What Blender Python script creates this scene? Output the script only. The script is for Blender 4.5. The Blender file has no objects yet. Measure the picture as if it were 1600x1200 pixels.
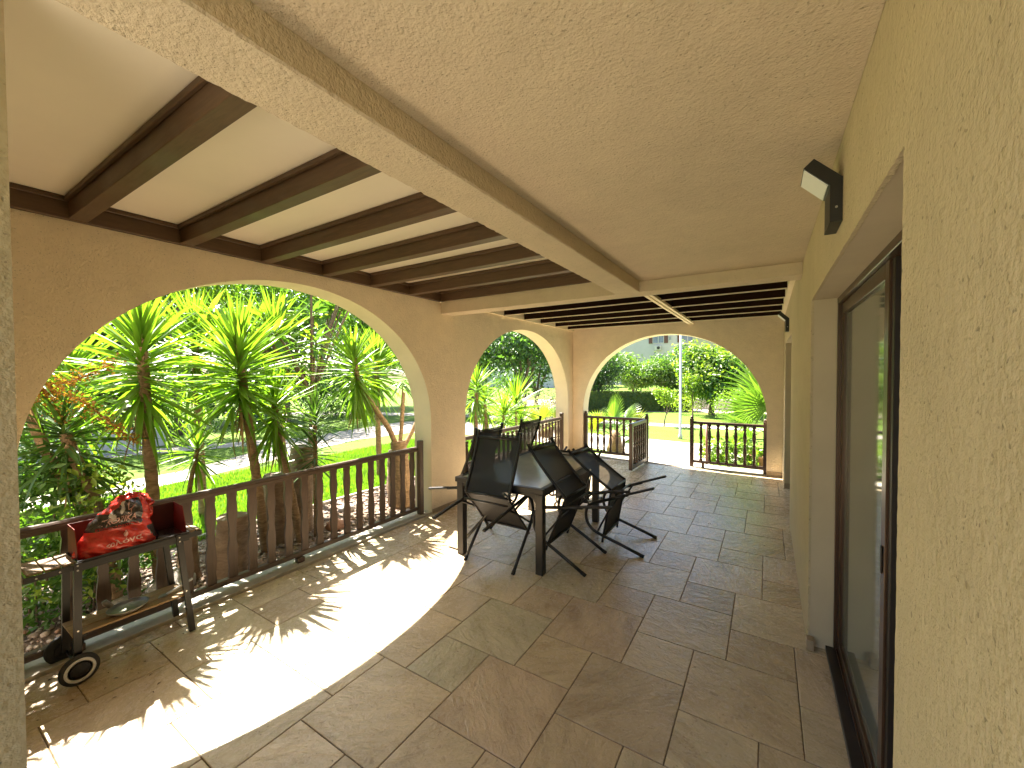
import bpy, math, random
import numpy as np
from mathutils import Vector, Matrix, Euler

random.seed(7)
rng = np.random.default_rng(7)
scene = bpy.context.scene
COL = scene.collection
R = math.radians
PI = math.pi

# ------------------------------------------------------------------ camera
cam_data = bpy.data.cameras.new('camera')
cam = bpy.data.objects.new('camera', cam_data)
COL.objects.link(cam)
YAW, PITCH, ROLL = 0.55962461, -0.02214689, -0.00384662
fwd = Vector((-math.sin(YAW) * math.cos(PITCH), math.cos(YAW) * math.cos(PITCH), math.sin(PITCH)))
rt = fwd.cross(Vector((0, 0, 1))).normalized()
up = rt.cross(fwd)
rt2 = rt * math.cos(ROLL) + up * math.sin(ROLL)
up2 = -rt * math.sin(ROLL) + up * math.cos(ROLL)
m = Matrix.Identity(4)
for i in range(3):
    m[i][0], m[i][1], m[i][2] = rt2[i], up2[i], -fwd[i]
m[2][3] = 1.61
cam.matrix_world = m
cam_data.sensor_width = 36
cam_data.lens = 36 * 636.65 / 1600
cam_data.clip_start = 0.02
cam_data.clip_end = 1000
scene.camera = cam

# ------------------------------------------------------------------ light
SUN_DIR = Vector((-0.696, 0.19, 1.0)).normalized()
world = bpy.data.worlds.new('World')
scene.world = world
world.use_nodes = True
wn = world.node_tree
bg = wn.nodes['Background']
sky = wn.nodes.new('ShaderNodeTexSky')
sky.sky_type = 'NISHITA'
sky.sun_disc = False
sky.sun_elevation = math.asin(SUN_DIR.z)
sky.sun_rotation = math.atan2(SUN_DIR.x, SUN_DIR.y)
sky.dust_density = 2.0
wn.links.new(sky.outputs[0], bg.inputs[0])
bg.inputs[1].default_value = 0.065
sun_data = bpy.data.lights.new('sun', 'SUN')
sun_data.energy = 5.0
sun_data.angle = R(0.53)
sun_data.color = (1.0, 0.93, 0.82)
sun = bpy.data.objects.new('sun', sun_data)
COL.objects.link(sun)
sun.rotation_euler = SUN_DIR.to_track_quat('Z', 'Y').to_euler()
sun.location = (-20, 5, 25)
vs = scene.view_settings
vs.view_transform = 'Standard'
vs.look = 'None'
vs.exposure = 3.0
vs.gamma = 1.0
vs.use_curve_mapping = False
cy = scene.cycles
cy.use_denoising = True
cy.max_bounces = 10
cy.diffuse_bounces = 7
cy.transparent_max_bounces = 12
cy.sample_clamp_indirect = 6

# ------------------------------------------------------------------ helpers
def tag(o, label=None, cat=None, group=None, kind=None):
    if label: o['label'] = label
    if cat: o['category'] = cat
    if group: o['group'] = group
    if kind: o['kind'] = kind
    return o

def empty(name, loc=(0, 0, 0), rot=(0, 0, 0), label=None, cat=None, group=None):
    o = bpy.data.objects.new(name, None)
    COL.objects.link(o)
    o.location = loc
    o.rotation_euler = rot
    o.empty_display_size = 0.1
    return tag(o, label, cat, group)

def mesh_obj(name, data, parent=None, loc=None, rot=None, scale=None):
    o = bpy.data.objects.new(name, data)
    COL.objects.link(o)
    if parent: o.parent = parent
    if loc is not None: o.location = loc
    if rot is not None: o.rotation_euler = rot
    if scale is not None: o.scale = scale
    return o

def copy_tree(o, parent=None):
    c = o.copy()
    COL.objects.link(c)
    if parent: c.parent = parent
    for ch in list(o.children):
        copy_tree(ch, c)
    return c

class MB:
    """collects shapes into one mesh"""
    def __init__(s):
        s.v = []; s.f = []; s.mi = []; s.sm = []
    def add(s, vs_, fs, mi=0, smooth=False):
        n = len(s.v)
        s.v.extend([tuple(p) for p in vs_])
        for f in fs:
            s.f.append(tuple(i + n for i in f)); s.mi.append(mi); s.sm.append(smooth)
    def box(s, x0, x1, y0, y1, z0, z1, mi=0, M=None, bev=0.0):
        if x1 < x0: x0, x1 = x1, x0
        if y1 < y0: y0, y1 = y1, y0
        if z1 < z0: z0, z1 = z1, z0
        if bev:
            b = min(bev, (x1-x0)/2.2, (y1-y0)/2.2, (z1-z0)/2.2)
            P = []
            idx = {}
            for ix in (0, 1):
                for iy in (0, 1):
                    for iz in (0, 1):
                        X = (x0, x1)[ix]; Y = (y0, y1)[iy]; Z = (z0, z1)[iz]
                        dx = b if ix == 0 else -b; dy = b if iy == 0 else -b; dz = b if iz == 0 else -b
                        idx[(ix, iy, iz, 0)] = len(P); P.append(Vector((X, Y + dy, Z + dz)))
                        idx[(ix, iy, iz, 1)] = len(P); P.append(Vector((X + dx, Y, Z + dz)))
                        idx[(ix, iy, iz, 2)] = len(P); P.append(Vector((X + dx, Y + dy, Z)))
            F = []
            g = lambda a, b_, c, k: idx[(a, b_, c, k)]
            for i in (0, 1):
                q = [g(i, 0, 0, 0), g(i, 1, 0, 0), g(i, 1, 1, 0), g(i, 0, 1, 0)]
                F.append(q if i else q[::-1])
                q = [g(0, i, 0, 1), g(1, i, 0, 1), g(1, i, 1, 1), g(0, i, 1, 1)]
                F.append(q[::-1] if i else q)
                q = [g(0, 0, i, 2), g(1, 0, i, 2), g(1, 1, i, 2), g(0, 1, i, 2)]
                F.append(q if i else q[::-1])
            for a in (0, 1):
                for c in (0, 1):
                    q = [g(a, c, 0, 0), g(a, c, 1, 0), g(a, c, 1, 1), g(a, c, 0, 1)]
                    F.append(q if (a + c) % 2 else q[::-1])
                    q = [g(a, 0, c, 0), g(a, 1, c, 0), g(a, 1, c, 2), g(a, 0, c, 2)]
                    F.append(q[::-1] if (a + c) % 2 else q)
                    q = [g(0, a, c, 1), g(1, a, c, 1), g(1, a, c, 2), g(0, a, c, 2)]
                    F.append(q if (a + c) % 2 else q[::-1])
                    for d in (0, 1):
                        pass
            for a in (0, 1):
                for c in (0, 1):
                    for d in (0, 1):
                        t = [g(a, c, d, 0), g(a, c, d, 1), g(a, c, d, 2)]
                        F.append(t if (a + c + d) % 2 else t[::-1])
        else:
            P = [Vector((x, y, z)) for x in (x0, x1) for y in (y0, y1) for z in (z0, z1)]
            F = [(0, 1, 3, 2), (4, 6, 7, 5), (0, 4, 5, 1), (2, 3, 7, 6), (0, 2, 6, 4), (1, 5, 7, 3)]
        if M is not None: P = [M @ p for p in P]
        s.add(P, F, mi)
    def tube(s, pts, r, n=10, mi=0, caps=True, M=None, flat=1.0, smooth=True):
        pts = [Vector(p) for p in pts]
        if not hasattr(r, '__len__'): r = [r] * len(pts)
        T = []
        for i in range(len(pts)):
            a = pts[max(i - 1, 0)]; b = pts[min(i + 1, len(pts) - 1)]
            T.append((b - a).normalized())
        ref = Vector((0, 0, 1)) if abs(T[0].z) < 0.9 else Vector((1, 0, 0))
        u = T[0].cross(ref).normalized()
        P = []
        for i, p in enumerate(pts):
            u = (u - T[i] * u.dot(T[i])).normalized()
            w = T[i].cross(u)
            for k in range(n):
                a = 2 * PI * k / n
                P.append(p + u * (math.cos(a) * r[i]) + w * (math.sin(a) * r[i] * flat))
        F = []
        for i in range(len(pts) - 1):
            for k in range(n):
                k2 = (k + 1) % n
                F.append((i*n + k, i*n + k2, (i+1)*n + k2, (i+1)*n + k))
        if M is not None: P = [M @ p for p in P]
        n0 = len(s.v)
        s.add(P, F, mi, smooth)
        if caps:
            s.f.append(tuple(n0 + k for k in range(n))[::-1]); s.mi.append(mi); s.sm.append(False)
            L = (len(pts) - 1) * n
            s.f.append(tuple(n0 + L + k for k in range(n))); s.mi.append(mi); s.sm.append(False)
    def lathe(s, prof, n=12, mi=0, M=None, smooth=True):
        P = []; F = []
        for r_, z in prof:
            for k in range(n):
                a = 2 * PI * k / n
                P.append(Vector((r_ * math.cos(a), r_ * math.sin(a), z)))
        for i in range(len(prof) - 1):
            for k in range(n):
                k2 = (k + 1) % n
                F.append((i*n + k, i*n + k2, (i+1)*n + k2, (i+1)*n + k))
        if M is not None: P = [M @ p for p in P]
        n0 = len(s.v)
        s.add(P, F, mi, smooth)
        s.f.append(tuple(n0 + k for k in range(n))[::-1]); s.mi.append(mi); s.sm.append(False)
        L = (len(prof) - 1) * n
        s.f.append(tuple(n0 + L + k for k in range(n))); s.mi.append(mi); s.sm.append(False)
    def prism(s, poly, a0, a1, axis='y', mi=0, M=None):
        """poly: list of 2D points, extruded along axis"""
        def mk(p, a):
            if axis == 'y': return Vector((p[0], a, p[1]))
            if axis == 'x': return Vector((a, p[0], p[1]))
            return Vector((p[0], p[1], a))
        n = len(poly)
        P = [mk(p, a0) for p in poly] + [mk(p, a1) for p in poly]
        area = sum(poly[i][0]*poly[(i+1) % n][1] - poly[(i+1) % n][0]*poly[i][1] for i in range(n))
        F = [tuple(range(n)), tuple(range(2*n - 1, n - 1, -1))] + [(i, i + n, (i+1) % n + n, (i+1) % n) for i in range(n)]
        flip = (area > 0) ^ (axis == 'y') ^ (a1 < a0)
        if flip: F = [f[::-1] for f in F]
        if M is not None: P = [M @ p for p in P]
        s.add(P, F, mi)
    def data(s, name, mats):
        me = bpy.data.meshes.new(name)
        me.from_pydata(s.v, [], s.f)
        if not isinstance(mats, (list, tuple)): mats = [mats]
        for mt in mats: me.materials.append(mt)
        me.polygons.foreach_set('material_index', s.mi)
        me.polygons.foreach_set('use_smooth', s.sm)
        me.update()
        return me
    def build(s, name, mats, parent=None, loc=None, rot=None):
        return mesh_obj(name, s.data(name, mats), parent, loc, rot)

def np_mesh(name, verts, faces_flat, nper, mat, smooth=False):
    me = bpy.data.meshes.new(name)
    nv = len(verts); nf = len(faces_flat) // nper
    me.vertices.add(nv)
    me.vertices.foreach_set('co', np.asarray(verts, dtype=np.float32).ravel())
    me.loops.add(nf * nper)
    me.loops.foreach_set('vertex_index', np.asarray(faces_flat, dtype=np.int32))
    me.polygons.add(nf)
    me.polygons.foreach_set('loop_start', np.arange(0, nf * nper, nper, dtype=np.int32))
    me.polygons.foreach_set('loop_total', np.full(nf, nper, dtype=np.int32))
    if smooth: me.polygons.foreach_set('use_smooth', np.ones(nf, dtype=bool))
    me.materials.append(mat)
    me.update(calc_edges=True)
    return me

# ------------------------------------------------------------------ materials
class NT:
    def __init__(s, name):
        s.m = bpy.data.materials.new(name); s.m.use_nodes = True
        s.t = s.m.node_tree; s.n = s.t.nodes
        s.b = s.n['Principled BSDF']
        s.out = s.n['Material Output']
    def new(s, typ, **kw):
        nd = s.n.new('ShaderNode' + typ)
        for k, v in kw.items(): setattr(nd, k, v)
        return nd
    def link(s, a, b): s.t.links.new(a, b)
    def coord(s, kind='Object'):
        return s.new('TexCoord').outputs[kind]
    def noise(s, scale, detail=4, rough=0.55, vec=None, dist=0.0):
        nd = s.new('TexNoise'); nd.inputs['Scale'].default_value = scale
        nd.inputs['Detail'].default_value = detail; nd.inputs['Roughness'].default_value = rough
        nd.inputs['Distortion'].default_value = dist
        if vec is not None: s.link(vec, nd.inputs['Vector'])
        return nd
    def ramp(s, fac, stops):
        nd = s.new('ValToRGB'); el = nd.color_ramp.elements
        while len(el) < len(stops): el.new(0.5)
        for e, (p, c) in zip(el, stops):
            e.position = p; e.color = (c[0], c[1], c[2], 1) if hasattr(c, '__len__') else (c, c, c, 1)
        s.link(fac, nd.inputs[0]); return nd
    def mix(s, fac, a, b, mode='MIX'):
        nd = s.new('Mix'); nd.data_type = 'RGBA'; nd.blend_type = mode
        for sock, val in ((nd.inputs[0], fac), (nd.inputs[6], a), (nd.inputs[7], b)):
            if hasattr(val, 'is_linked') or hasattr(val, 'links'): s.link(val, sock)
            elif hasattr(val, '__len__'): sock.default_value = (val[0], val[1], val[2], 1)
            else: sock.default_value = val
        return nd.outputs[2]
    def math(s, op, a, b=None):
        nd = s.new('Math'); nd.operation = op
        for i, v in enumerate((a, b)):
            if v is None: continue
            if hasattr(v, 'links'): s.link(v, nd.inputs[i])
            else: nd.inputs[i].default_value = v
        return nd.outputs[0]
    def bump(s, h, strength=0.5, dist=0.01, normal=None):
        nd = s.new('Bump'); nd.inputs['Strength'].default_value = strength
        nd.inputs['Distance'].default_value = dist
        s.link(h, nd.inputs['Height'])
        if normal is not None: s.link(normal, nd.inputs['Normal'])
        return nd.outputs[0]
    def set(s, **kw):
        for k, v in kw.items():
            k2 = k.replace('_', ' ')
            sock = s.b.inputs[k2]
            if hasattr(v, 'links'): s.link(v, sock)
            elif hasattr(v, '__len__') and len(v) == 3: sock.default_value = (*v, 1)
            else: sock.default_value = v
        return s.m

def simple(name, col, rough=0.5, var=0.12, scale=8, metal=0.0, bumps=None, spec=0.5):
    t = NT(name); c = t.coord()
    n = t.noise(scale, 5, 0.6, c)
    lo = [x * (1 - var) for x in col]; hi = [min(1, x * (1 + var)) for x in col]
    r = t.ramp(n.outputs[0], [(0.3, lo), (0.7, hi)])
    kw = dict(Base_Color=r.outputs[0], Roughness=rough, Metallic=metal, Specular_IOR_Level=spec)
    if bumps:
        nb = t.noise(bumps[0], 4, 0.6, c)
        kw['Normal'] = t.bump(nb.outputs[0], bumps[1], bumps[2])
    return t.set(**kw)

def stucco_mat(name, col, scale=120, strength=0.6, dist=0.004):
    t = NT(name); c = t.coord()
    n1 = t.noise(scale, 2, 0.5, c)
    n2 = t.noise(scale * 0.42, 3, 0.6, c)
    n3 = t.noise(scale * 0.06, 3, 0.55, c)
    spn = t.noise(scale * 0.85, 1, 0.5, c)
    sp = t.ramp(t.math('ADD', spn.outputs[0], t.math('MULTIPLY', n3.outputs[0], 0.14)), [(0.335, 0.66), (0.385, 1.0)])
    h = t.math('ADD', t.math('MULTIPLY', n1.outputs[0], 0.9), t.math('MULTIPLY', n2.outputs[0], 1.6))
    h = t.math('ADD', h, t.math('MULTIPLY', n3.outputs[0], 1.6))
    h = t.math('ADD', h, t.math('MULTIPLY', sp.outputs[0], 0.55))
    big = t.noise(0.9, 5, 0.62, c); mid = t.noise(7, 4, 0.6, c)
    base = t.ramp(big.outputs[0], [(0.28, [x * 0.90 for x in col]), (0.5, col), (0.72, [min(1, x * 1.05) for x in col])])
    m2 = t.ramp(mid.outputs[0], [(0.3, 0.95), (0.7, 1.03)])
    colr = t.mix(1.0, t.mix(1.0, base.outputs[0], sp.outputs[0], 'MULTIPLY'), m2.outputs[0], 'MULTIPLY')
    return t.set(Base_Color=colr, Roughness=0.92, Specular_IOR_Level=0.2, Normal=t.bump(h, strength, dist))

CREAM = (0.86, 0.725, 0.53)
M_stucco = stucco_mat('stucco', CREAM, 135, 0.8, 0.0055)  # paler than the house wall: makes up in colour for weak light here
M_stucco_ceiling = stucco_mat('stucco_ceiling', (0.62, 0.515, 0.36), 125, 0.85, 0.004)  # darkened along with the house wall to even out the light
M_stucco_house = stucco_mat('stucco_house', (0.55, 0.45, 0.285), 105, 0.75, 0.005)  # same render as the arcade, darkened to offset strong light on it
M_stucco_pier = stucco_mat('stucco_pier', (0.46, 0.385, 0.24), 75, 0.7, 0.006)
M_smooth_plaster = simple('smooth_plaster', (0.80, 0.69, 0.48), 0.85, 0.05, 3, bumps=(40, 0.25, 0.003))
M_white_panel = simple('white_panel', (0.84, 0.76, 0.61), 0.6, 0.04, 1.2)
M_kerb = simple('kerb_paint', (0.44, 0.40, 0.32), 0.7, 0.12, 14, bumps=(60, 0.2, 0.003))

def wood_mat(name, col, rough=0.45, scale=1.0, axis_scale=(6, 60, 60), var=0.35):
    t = NT(name); c = t.coord()
    mp = t.new('Mapping'); t.link(c, mp.inputs[0]); mp.inputs['Scale'].default_value = [a * scale for a in axis_scale]
    n = t.noise(1.0, 6, 0.62, mp.outputs[0], 0.8)
    big = t.noise(2.3, 3, 0.5, c)
    r = t.ramp(n.outputs[0], [(0.25, [x * (1 - var) for x in col]), (0.6, col), (0.85, [x * (1 + var) for x in col])])
    sh = t.ramp(big.outputs[0], [(0.3, 0.8), (0.7, 1.0)])
    cc = t.mix(1.0, r.outputs[0], sh.outputs[0], 'MULTIPLY')
    rr = t.ramp(big.outputs[0], [(0.3, rough * 0.8), (0.7, min(1, rough * 1.3))])
    return t.set(Base_Color=cc, Roughness=rr.outputs[0], Normal=t.bump(n.outputs[0], 0.25, 0.002))
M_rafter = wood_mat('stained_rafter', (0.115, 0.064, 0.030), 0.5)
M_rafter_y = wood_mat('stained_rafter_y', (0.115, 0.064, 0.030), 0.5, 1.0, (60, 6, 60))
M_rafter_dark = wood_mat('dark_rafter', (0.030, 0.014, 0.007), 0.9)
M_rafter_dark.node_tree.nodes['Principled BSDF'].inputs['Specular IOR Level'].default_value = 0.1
M_fence = wood_mat('fence_wood', (0.12, 0.078, 0.058), 0.42, 1.0, (60, 60, 7))
M_rail = wood_mat('rail_wood', (0.12, 0.082, 0.062), 0.35, 1.0, (60, 7, 60))
M_fence_far = wood_mat('turned_wood', (0.075, 0.038, 0.022), 0.4, 1.0, (60, 60, 8))
M_slat = wood_mat('raw_wood', (0.42, 0.27, 0.13), 0.6, 1.0, (60, 8, 60))
M_slat_grey = wood_mat('weathered_wood', (0.26, 0.17, 0.09), 0.65, 1.0, (60, 8, 60))
M_door_frame = simple('bronze_aluminium', (0.085, 0.045, 0.025), 0.30, 0.1, 5, metal=0.4)
M_door_dark = simple('dark_profile', (0.022, 0.014, 0.011), 0.4, 0.2, 6)
M_black = simple('black_powder_coat', (0.022, 0.020, 0.019), 0.38, 0.2, 12, metal=0.2)
M_black_soft = simple('black_matt', (0.018, 0.015, 0.014), 0.6, 0.2, 20)
M_lamp_body = simple('lamp_body', (0.012, 0.010, 0.009), 0.45, 0.2, 20)
M_lens = simple('lamp_diffuser', (0.78, 0.77, 0.72), 0.35, 0.03, 9)
M_table = simple('table_metal', (0.055, 0.050, 0.045), 0.42, 0.15, 10, metal=0.5)
M_bolt = simple('bolt', (0.5, 0.48, 0.44), 0.3, 0.1, 30, metal=0.9)
M_white_plastic = simple('white_plastic', (0.62, 0.62, 0.60), 0.5, 0.06, 14)
M_rubber = simple('rubber', (0.02, 0.019, 0.018), 0.7, 0.2, 30)
M_grey_pan = simple('grey_metal', (0.30, 0.28, 0.25), 0.45, 0.2, 20, metal=0.6)
M_red_enamel = simple('red_enamel', (0.07, 0.012, 0.009), 0.65, 0.25, 12)
M_red_side = simple('red_side', (0.17, 0.016, 0.011), 0.6, 0.25, 12, spec=0.2)
M_skirt = simple('skirting_tile', (0.36, 0.27, 0.17), 0.5, 0.2, 18, bumps=(30, 0.3, 0.003))
M_grout = simple('grout', (0.17, 0.125, 0.08), 0.9, 0.2, 40, bumps=(160, 0.4, 0.002))
M_terracotta = simple('terracotta', (0.42, 0.20, 0.11), 0.75, 0.2, 12)
M_pole = simple('white_pole', (0.40, 0.40, 0.40), 0.5, 0.05, 3)

def tabletop_mat():
    t = NT('frosted_table_glass'); c = t.coord()
    n = t.noise(120, 3, 0.6, c); n2 = t.noise(4, 4, 0.6, c)
    r = t.ramp(n2.outputs[0], [(0.3, (0.40, 0.42, 0.36)), (0.7, (0.50, 0.51, 0.44))])
    return t.set(Base_Color=r.outputs[0], Roughness=0.22, Specular_IOR_Level=0.7, Normal=t.bump(n.outputs[0], 0.12, 0.001))
M_tabletop = tabletop_mat()

def tile_mat():
    t = NT('stone_tile')
    info = t.new('ObjectInfo')
    co = t.coord('Object')
    off = t.new('VectorMath'); off.operation = 'MULTIPLY_ADD'
    comb = t.new('CombineXYZ')
    for i in range(3): t.link(info.outputs['Random'], comb.inputs[i])
    t.link(comb.outputs[0], off.inputs[0]); off.inputs[1].default_value = (37.0, 91.0, 17.0); t.link(co, off.inputs[2])
    # rotate grain per tile
    rot = t.new('VectorRotate'); rot.rotation_type = 'Z_AXIS'
    t.link(off.outputs[0], rot.inputs['Vector']); t.link(t.math('MULTIPLY', info.outputs['Random'], 40.0), rot.inputs['Angle'])
    v = rot.outputs[0]
    mp = t.new('Mapping'); mp.inputs['Scale'].default_value = (1.0, 2.6, 1.0); t.link(v, mp.inputs[0])
    n1 = t.noise(3.2, 7, 0.6, mp.outputs[0], 0.7)
    n2 = t.noise(26, 6, 0.65, v, 0.3)
    n3 = t.noise(120, 3, 0.6, v)
    hue = t.ramp(t.math('FRACT', t.math('MULTIPLY', info.outputs['Random'], 17.31)),
                 [(0.0, (0.37, 0.30, 0.215)), (0.25, (0.31, 0.245, 0.17)), (0.45, (0.40, 0.335, 0.245)), (0.62, (0.30, 0.27, 0.20)), (0.78, (0.345, 0.27, 0.20)), (1.0, (0.36, 0.305, 0.225))])
    cloud = t.ramp(n1.outputs[0], [(0.25, (0.72, 0.66, 0.60)), (0.45, (0.95, 0.92, 0.88)), (0.62, (1.08, 1.05, 1.0)), (0.8, (0.92, 0.95, 0.90))])
    c1 = t.mix(1.0, hue.outputs[0], cloud.outputs[0], 'MULTIPLY')
    mot = t.ramp(n2.outputs[0], [(0.30, (0.62, 0.54, 0.46)), (0.42, (0.93, 0.90, 0.86)), (0.6, (1.04, 1.03, 1.0))])
    c2 = t.mix(0.85, t.mix(1.0, c1, (1.72, 1.76, 1.76), 'MULTIPLY'), mot.outputs[0], 'MULTIPLY')
    pn = t.noise(70, 2, 0.5, v, 0.6); pl_ = t.noise(5, 3, 0.6, v)
    pits = t.ramp(t.math('ADD', pn.outputs[0], t.math('MULTIPLY', pl_.outputs[0], 0.22)), [(0.335, 0.42), (0.375, 1.0)])
    c2 = t.mix(1.0, c2, pits.outputs[0], 'MULTIPLY')
    edge = t.noise(1.1, 4, 0.6, v); grime = t.ramp(edge.outputs[0], [(0.3, 0.84), (0.6, 1.0)])
    c2 = t.mix(1.0, c2, grime.outputs[0], 'MULTIPLY')
    h = t.math('ADD', t.math('MULTIPLY', n2.outputs[0], 1.0), t.math('MULTIPLY', n3.outputs[0], 0.25))
    h = t.math('ADD', h, t.math('MULTIPLY', pits.outputs[0], 0.5))
    mp2 = t.new('Mapping'); mp2.inputs['Scale'].default_value = (1.0, 2.2, 1.0); t.link(v, mp2.inputs[0])
    n4 = t.noise(11, 5, 0.55, mp2.outputs[0], 1.2)
    h = t.math('ADD', h, t.math('MULTIPLY', n4.outputs[0], 1.6))
    rr = t.ramp(n2.outputs[0], [(0.3, 0.38), (0.6, 0.19)])
    return t.set(Base_Color=c2, Roughness=rr.outputs[0], Specular_IOR_Level=0.55, Normal=t.bump(h, 0.65, 0.005))
M_tile = tile_mat()

def leaf_mat(name, dark, light, trans=0.45, rough=0.42, scale=3.0, spec=0.5):
    t = NT(name); c = t.coord(); info = t.new('ObjectInfo')
    geo = t.new('NewGeometry')
    n = t.noise(scale, 3, 0.6, c)
    f = t.math('ADD', t.math('MULTIPLY', geo.outputs['Random Per Island'], 0.55), t.math('MULTIPLY', n.outputs[0], 0.3))
    f = t.math('ADD', f, t.math('MULTIPLY', info.outputs['Random'], 0.22))
    r = t.ramp(f, [(0.15, dark), (0.85, light)])
    t.set(Base_Color=r.outputs[0], Roughness=rough, Specular_IOR_Level=spec)
    tr = t.new('BsdfTranslucent')
    tc = t.mix(1.0, r.outputs[0], (1.5, 1.75, 0.55), 'MULTIPLY')
    t.link(tc, tr.inputs['Color'])
    mx = t.new('MixShader'); mx.inputs[0].default_value = trans
    t.link(t.b.outputs[0], mx.inputs[1]); t.link(tr.outputs[0], mx.inputs[2])
    t.link(mx.outputs[0], t.out.inputs['Surface'])
    return t.m
M_yucca = leaf_mat('yucca_leaf', (0.045, 0.10, 0.012), (0.17, 0.27, 0.030), 0.5, 0.33)
M_yucca_dark = leaf_mat('dark_yucca_leaf', (0.025, 0.060, 0.014), (0.07, 0.13, 0.026), 0.3, 0.33)
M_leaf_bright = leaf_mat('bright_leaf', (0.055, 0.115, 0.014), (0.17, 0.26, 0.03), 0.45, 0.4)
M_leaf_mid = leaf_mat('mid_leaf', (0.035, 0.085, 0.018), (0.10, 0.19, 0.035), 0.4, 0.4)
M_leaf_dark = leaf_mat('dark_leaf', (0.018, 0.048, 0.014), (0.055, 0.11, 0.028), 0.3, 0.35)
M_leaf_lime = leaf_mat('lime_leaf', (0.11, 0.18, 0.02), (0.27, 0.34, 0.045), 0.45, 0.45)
M_palm = leaf_mat('fan_palm_leaf', (0.05, 0.11, 0.016), (0.15, 0.24, 0.045), 0.42, 0.4)
M_palm_yellow = leaf_mat('yellow_palm_leaf', (0.16, 0.19, 0.02), (0.30, 0.32, 0.045), 0.42, 0.4)
M_pale_flower = leaf_mat('pale_bloom', (0.30, 0.25, 0.19), (0.50, 0.44, 0.35), 0.4, 0.6)
M_brown_bloom = leaf_mat('brown_bloom', (0.16, 0.055, 0.012), (0.42, 0.20, 0.03), 0.3, 0.6)
M_grass_blade = leaf_mat('grass_blade', (0.07, 0.15, 0.014), (0.16, 0.26, 0.03), 0.45, 0.5)

def bark_mat(name, a, b, scale=14, ring=60):
    t = NT(name); c = t.coord()
    mp = t.new('Mapping'); mp.inputs['Scale'].default_value = (1, 1, 3.0); t.link(c, mp.inputs[0])
    n = t.noise(scale, 6, 0.7, mp.outputs[0], 0.5)
    n2 = t.noise(ring, 4, 0.6, mp.outputs[0])
    r = t.ramp(n.outputs[0], [(0.3, a), (0.7, b)])
    h = t.math('ADD', n.outputs[0], t.math('MULTIPLY', n2.outputs[0], 0.5))
    return t.set(Base_Color=r.outputs[0], Roughness=0.88, Normal=t.bump(h, 1.0, 0.012))
M_bark = bark_mat('yucca_bark', (0.13, 0.075, 0.035), (0.36, 0.24, 0.13))
M_bark_dark = bark_mat('tree_bark', (0.07, 0.045, 0.028), (0.20, 0.145, 0.095))
M_stump = bark_mat('cut_log_bark', (0.14, 0.09, 0.055), (0.33, 0.23, 0.15), 6, 30)

def grass_ground():
    t = NT('lawn_grass'); c = t.coord()
    n = t.noise(0.35, 5, 0.6, c); n2 = t.noise(30, 4, 0.7, c); n3 = t.noise(3, 4, 0.6, c)
    r = t.ramp(n.outputs[0], [(0.3, (0.095, 0.175, 0.018)), (0.7, (0.145, 0.235, 0.028))])
    s2 = t.ramp(n2.outputs[0], [(0.3, 0.55), (0.6, 1.1)])
    s3 = t.ramp(n3.outputs[0], [(0.3, 0.8), (0.7, 1.1)])
    c2 = t.mix(1.0, t.mix(1.0, r.outputs[0], s2.outputs[0], 'MULTIPLY'), s3.outputs[0], 'MULTIPLY')
    return t.set(Base_Color=c2, Roughness=0.9, Specular_IOR_Level=0.2, Normal=t.bump(n2.outputs[0], 1.0, 0.04))
M_lawn = grass_ground()
M_soil = simple('dry_soil', (0.16, 0.11, 0.075), 0.95, 0.35, 9, bumps=(35, 1.0, 0.03))
M_path = simple('pale_concrete', (0.31, 0.275, 0.225), 0.85, 0.12, 2.2, bumps=(60, 0.3, 0.004))
M_gravel = simple('court_gravel', (0.34, 0.27, 0.22), 0.9, 0.2, 3, bumps=(50, 0.6, 0.01))
M_facade = simple('facade_paint', (0.42, 0.40, 0.405), 0.8, 0.06, 0.6)
M_facade_sunlit = simple('facade_sunlit_tint', (0.42, 0.34, 0.26), 0.8, 0.06, 0.6)  # facade colour warmed to stand for sunlight on that part
M_window_glass = simple('far_glass', (0.16, 0.18, 0.24), 0.2, 0.2, 1.5)
M_shutter = simple('shutter_wood', (0.13, 0.05, 0.035), 0.5, 0.2, 9)
M_white_frame = simple('white_frame', (0.44, 0.43, 0.41), 0.5, 0.05, 4)
M_hedge = leaf_mat('hedge_leaf', (0.045, 0.065, 0.014), (0.12, 0.15, 0.03), 0.3, 0.5)

def pebble_mat():
    t = NT('pebbles'); geo = t.new('NewGeometry'); c = t.coord()
    r = t.ramp(geo.outputs['Random Per Island'], [(0.0, (0.14, 0.10, 0.08)), (0.3, (0.28, 0.21, 0.165)), (0.6, (0.36, 0.29, 0.24)), (0.85, (0.45, 0.38, 0.32)), (1.0, (0.30, 0.16, 0.10))])
    n = t.noise(50, 4, 0.6, c)
    return t.set(Base_Color=r.outputs[0], Roughness=0.8, Normal=t.bump(n.outputs[0], 0.5, 0.004))
M_pebble = pebble_mat()
M_rock = simple('garden_rock', (0.30, 0.27, 0.24), 0.85, 0.3, 7, bumps=(22, 0.9, 0.02))

def door_glass():
    t = NT('tinted_door_glass'); c = t.coord()
    n = t.noise(1.5, 3, 0.5, c)
    r = t.ramp(n.outputs[0], [(0.3, (0.15, 0.155, 0.13)), (0.7, (0.18, 0.185, 0.16))])
    return t.set(Base_Color=r.outputs[0], Roughness=0.06, Specular_IOR_Level=0.6)
M_door_glass = door_glass()

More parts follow.
